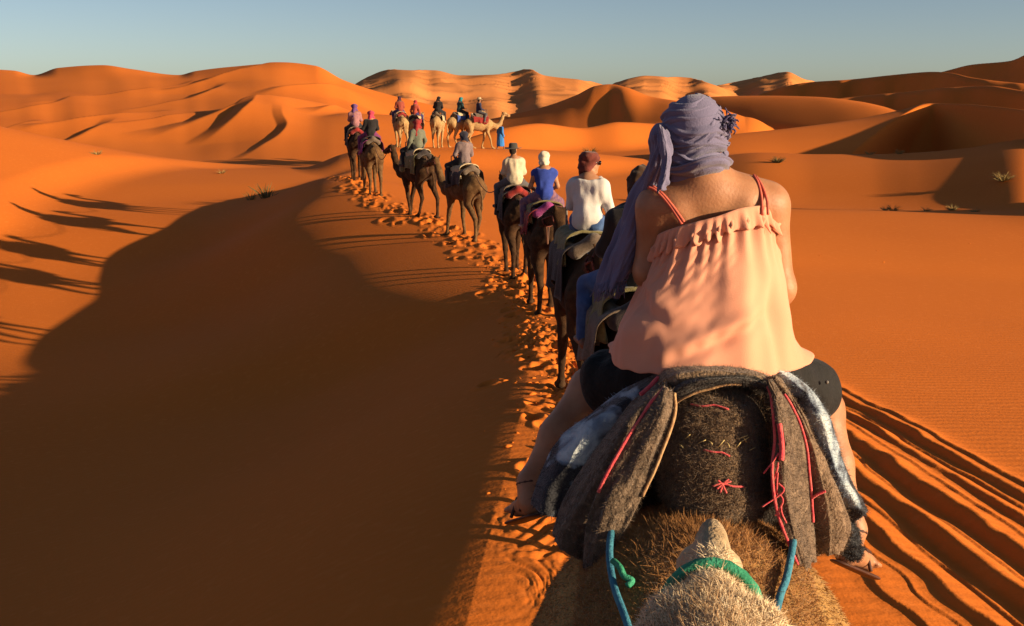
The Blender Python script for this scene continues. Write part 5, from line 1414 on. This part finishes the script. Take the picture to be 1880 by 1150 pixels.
# ------------------------------------------------------------------ dry tufts, shrubs, clods
DRY = mat('dry_grass', (.36, .25, .09), .9, (.26, .19, .07), 8)
GREENISH = mat('desert_shrub', (.09, .085, .03), .9, (.15, .12, .045), 8)
def tuft(name, px, y, size, m, label, cat, group, seed, n=60, spread=.8):
    rs = np.random.default_rng(seed)
    x = spot(px, y); z = ground(x, y)
    V, F = [], []
    for k_ in range(n):
        a = rs.random() * 6.283; sp_ = rs.random() ** .7 * spread
        d = np.array([math.cos(a) * sp_, math.sin(a) * sp_, .35 + rs.random() * .9]); d /= np.linalg.norm(d)
        L = size * (.4 + .6 * rs.random()); b = np.array([math.cos(a), math.sin(a), 0]) * size * .3 * rs.random()
        side = np.cross(d, rs.normal(size=3)); side /= np.linalg.norm(side); w = size * .022 + .004
        dr = np.array([math.cos(a), math.sin(a), -.6]) * L * .25
        o = len(V)
        for t, ww in ((0, 1), (.5, .8), (1, .15)):
            c = b + d * L * t + dr * t * t
            V += [c - side * w * ww, c + side * w * ww]
        F += [(o, o + 1, o + 3, o + 2), (o + 2, o + 3, o + 5, o + 4)]
        if k_ % 3 == 0:         # side twigs
            c = b + d * L * .55; d2 = d + rs.normal(size=3) * .6; d2 /= np.linalg.norm(d2); o = len(V)
            V += [c - side * w * .5, c + side * w * .5, c + d2 * L * .35 + side * w * .1, c + d2 * L * .35 - side * w * .1]
            F.append((o, o + 1, o + 2, o + 3))
    o = link(name, mesh_from(V, F, name), m); o.location = (x, y, z - .01)
    tag(o, label, cat, group)
G1_ = 'dry grass tufts scattered on the sand'
tuft('grass_tuft', 489, 44.5, .8, GREENISH, 'thin dark grass tuft standing upright at the edge of the long dune shadow', 'grass tuft', G1_, 1, 40, .35)
tuft('grass_tuft', 462, 46, .5, GREENISH, 'small thin grass tuft just left of the upright one by the dune shadow', 'grass tuft', G1_, 2, 24, .4)
tuft('shrub', 1424, 64, .55, GREENISH, 'dark round shrub on the lit slope to the right of the lilac scarf', 'shrub', None, 3, 110, 1.1)
tuft('grass_tuft', 1838, 51, .6, DRY, 'large pale dry tuft near the right edge in the shadow band', 'grass tuft', G1_, 4, 90, 1.1)
tuft('grass_tuft', 1750, 47, .4, DRY, 'pale dry tuft in the shadow band left of the largest tuft', 'grass tuft', G1_, 5, 60, 1.0)
tuft('grass_tuft', 1640, 46, .4, DRY, 'dry tuft in the middle of the shadow band on the right', 'grass tuft', G1_, 6, 50, 1.0)
tuft('grass_tuft', 1700, 46.5, .3, DRY, 'low straggly tuft between two larger ones in the shadow band', 'grass tuft', G1_, 7, 40, 1.2)
tuft('grass_tuft', 1625, 47.5, .3, DRY, 'dry tuft at the left end of the row in the shadow band', 'grass tuft', G1_, 8, 40, 1.0)
tuft('grass_tuft', 1790, 45, .28, DRY, 'low tuft at the lower edge of the shadow band on the right', 'grass tuft', G1_, 9, 40, 1.2)
tuft('grass_tuft', 1590, 69, .4, DRY, 'tiny pale tuft on the brow below the big dark dune face', 'grass tuft', G1_, 10, 40, 1.0)
tuft('grass_tuft', 1645, 68, .45, DRY, 'pale tuft on the brow right of the tiny one below the dark dune face', 'grass tuft', G1_, 11, 40, 1.0)
tuft('grass_tuft', 410, 57, .35, DRY, 'faint dry tuft on the lit plain left of the caravan', 'grass tuft', G1_, 12, 40, 1.1)
tuft('grass_tuft', 186, 57, .4, DRY, 'faint dry tuft on the lit plain far left', 'grass tuft', G1_, 13, 40, 1.1)
tuft('grass_tuft', 1082, 96, .8, GREENISH, 'dark low bush on the middle dune above the rider in white', 'grass tuft', G1_, 14, 90, 1.2)

# broken crust and clods kicked up along the trail
def clods():
    rs = np.random.default_rng(23)
    ico = bmesh.new(); bmesh.ops.create_icosphere(ico, subdivisions=1, radius=1)
    bv = np.array([v.co[:] for v in ico.verts]); bf = np.array([[v.index for v in f.verts] for f in ico.faces]); ico.free()
    n = 1500
    y = np.concatenate([rs.uniform(7, 24, 1100) , rs.uniform(24, 42, 250), rs.uniform(28, 48, 150)])
    xc = interp(y, TRAIL)
    x = xc - .22 + rs.normal(size=n) * .26
    x[1350:] = xc[1350:] + rs.uniform(3, 22, 150)
    z = height(x, y)
    sz = .007 + .034 * rs.random(n) ** 3.0
    sz *= interp(y, [(7, .8), (20, 1.15), (45, 1.0)])
    sz[1350:] *= .55
    V = (bv[None] * (1 + .45 * rs.normal(size=(n, len(bv), 1)) * .6)) * sz[:, None, None] * np.array([1.35, 1.15, .6]) + np.stack([x, y, z + sz * .08], -1)[:, None]
    F = bf[None] + (np.arange(n) * len(bv))[:, None, None]
    o = link('sand_clods', mesh_from(V.reshape(-1, 3), F.reshape(-1, 3), 'sand_clods'), SAND, smooth_=False, kind='stuff')
    tag(o, 'broken lumps of sand kicked up along the trail')
clods()
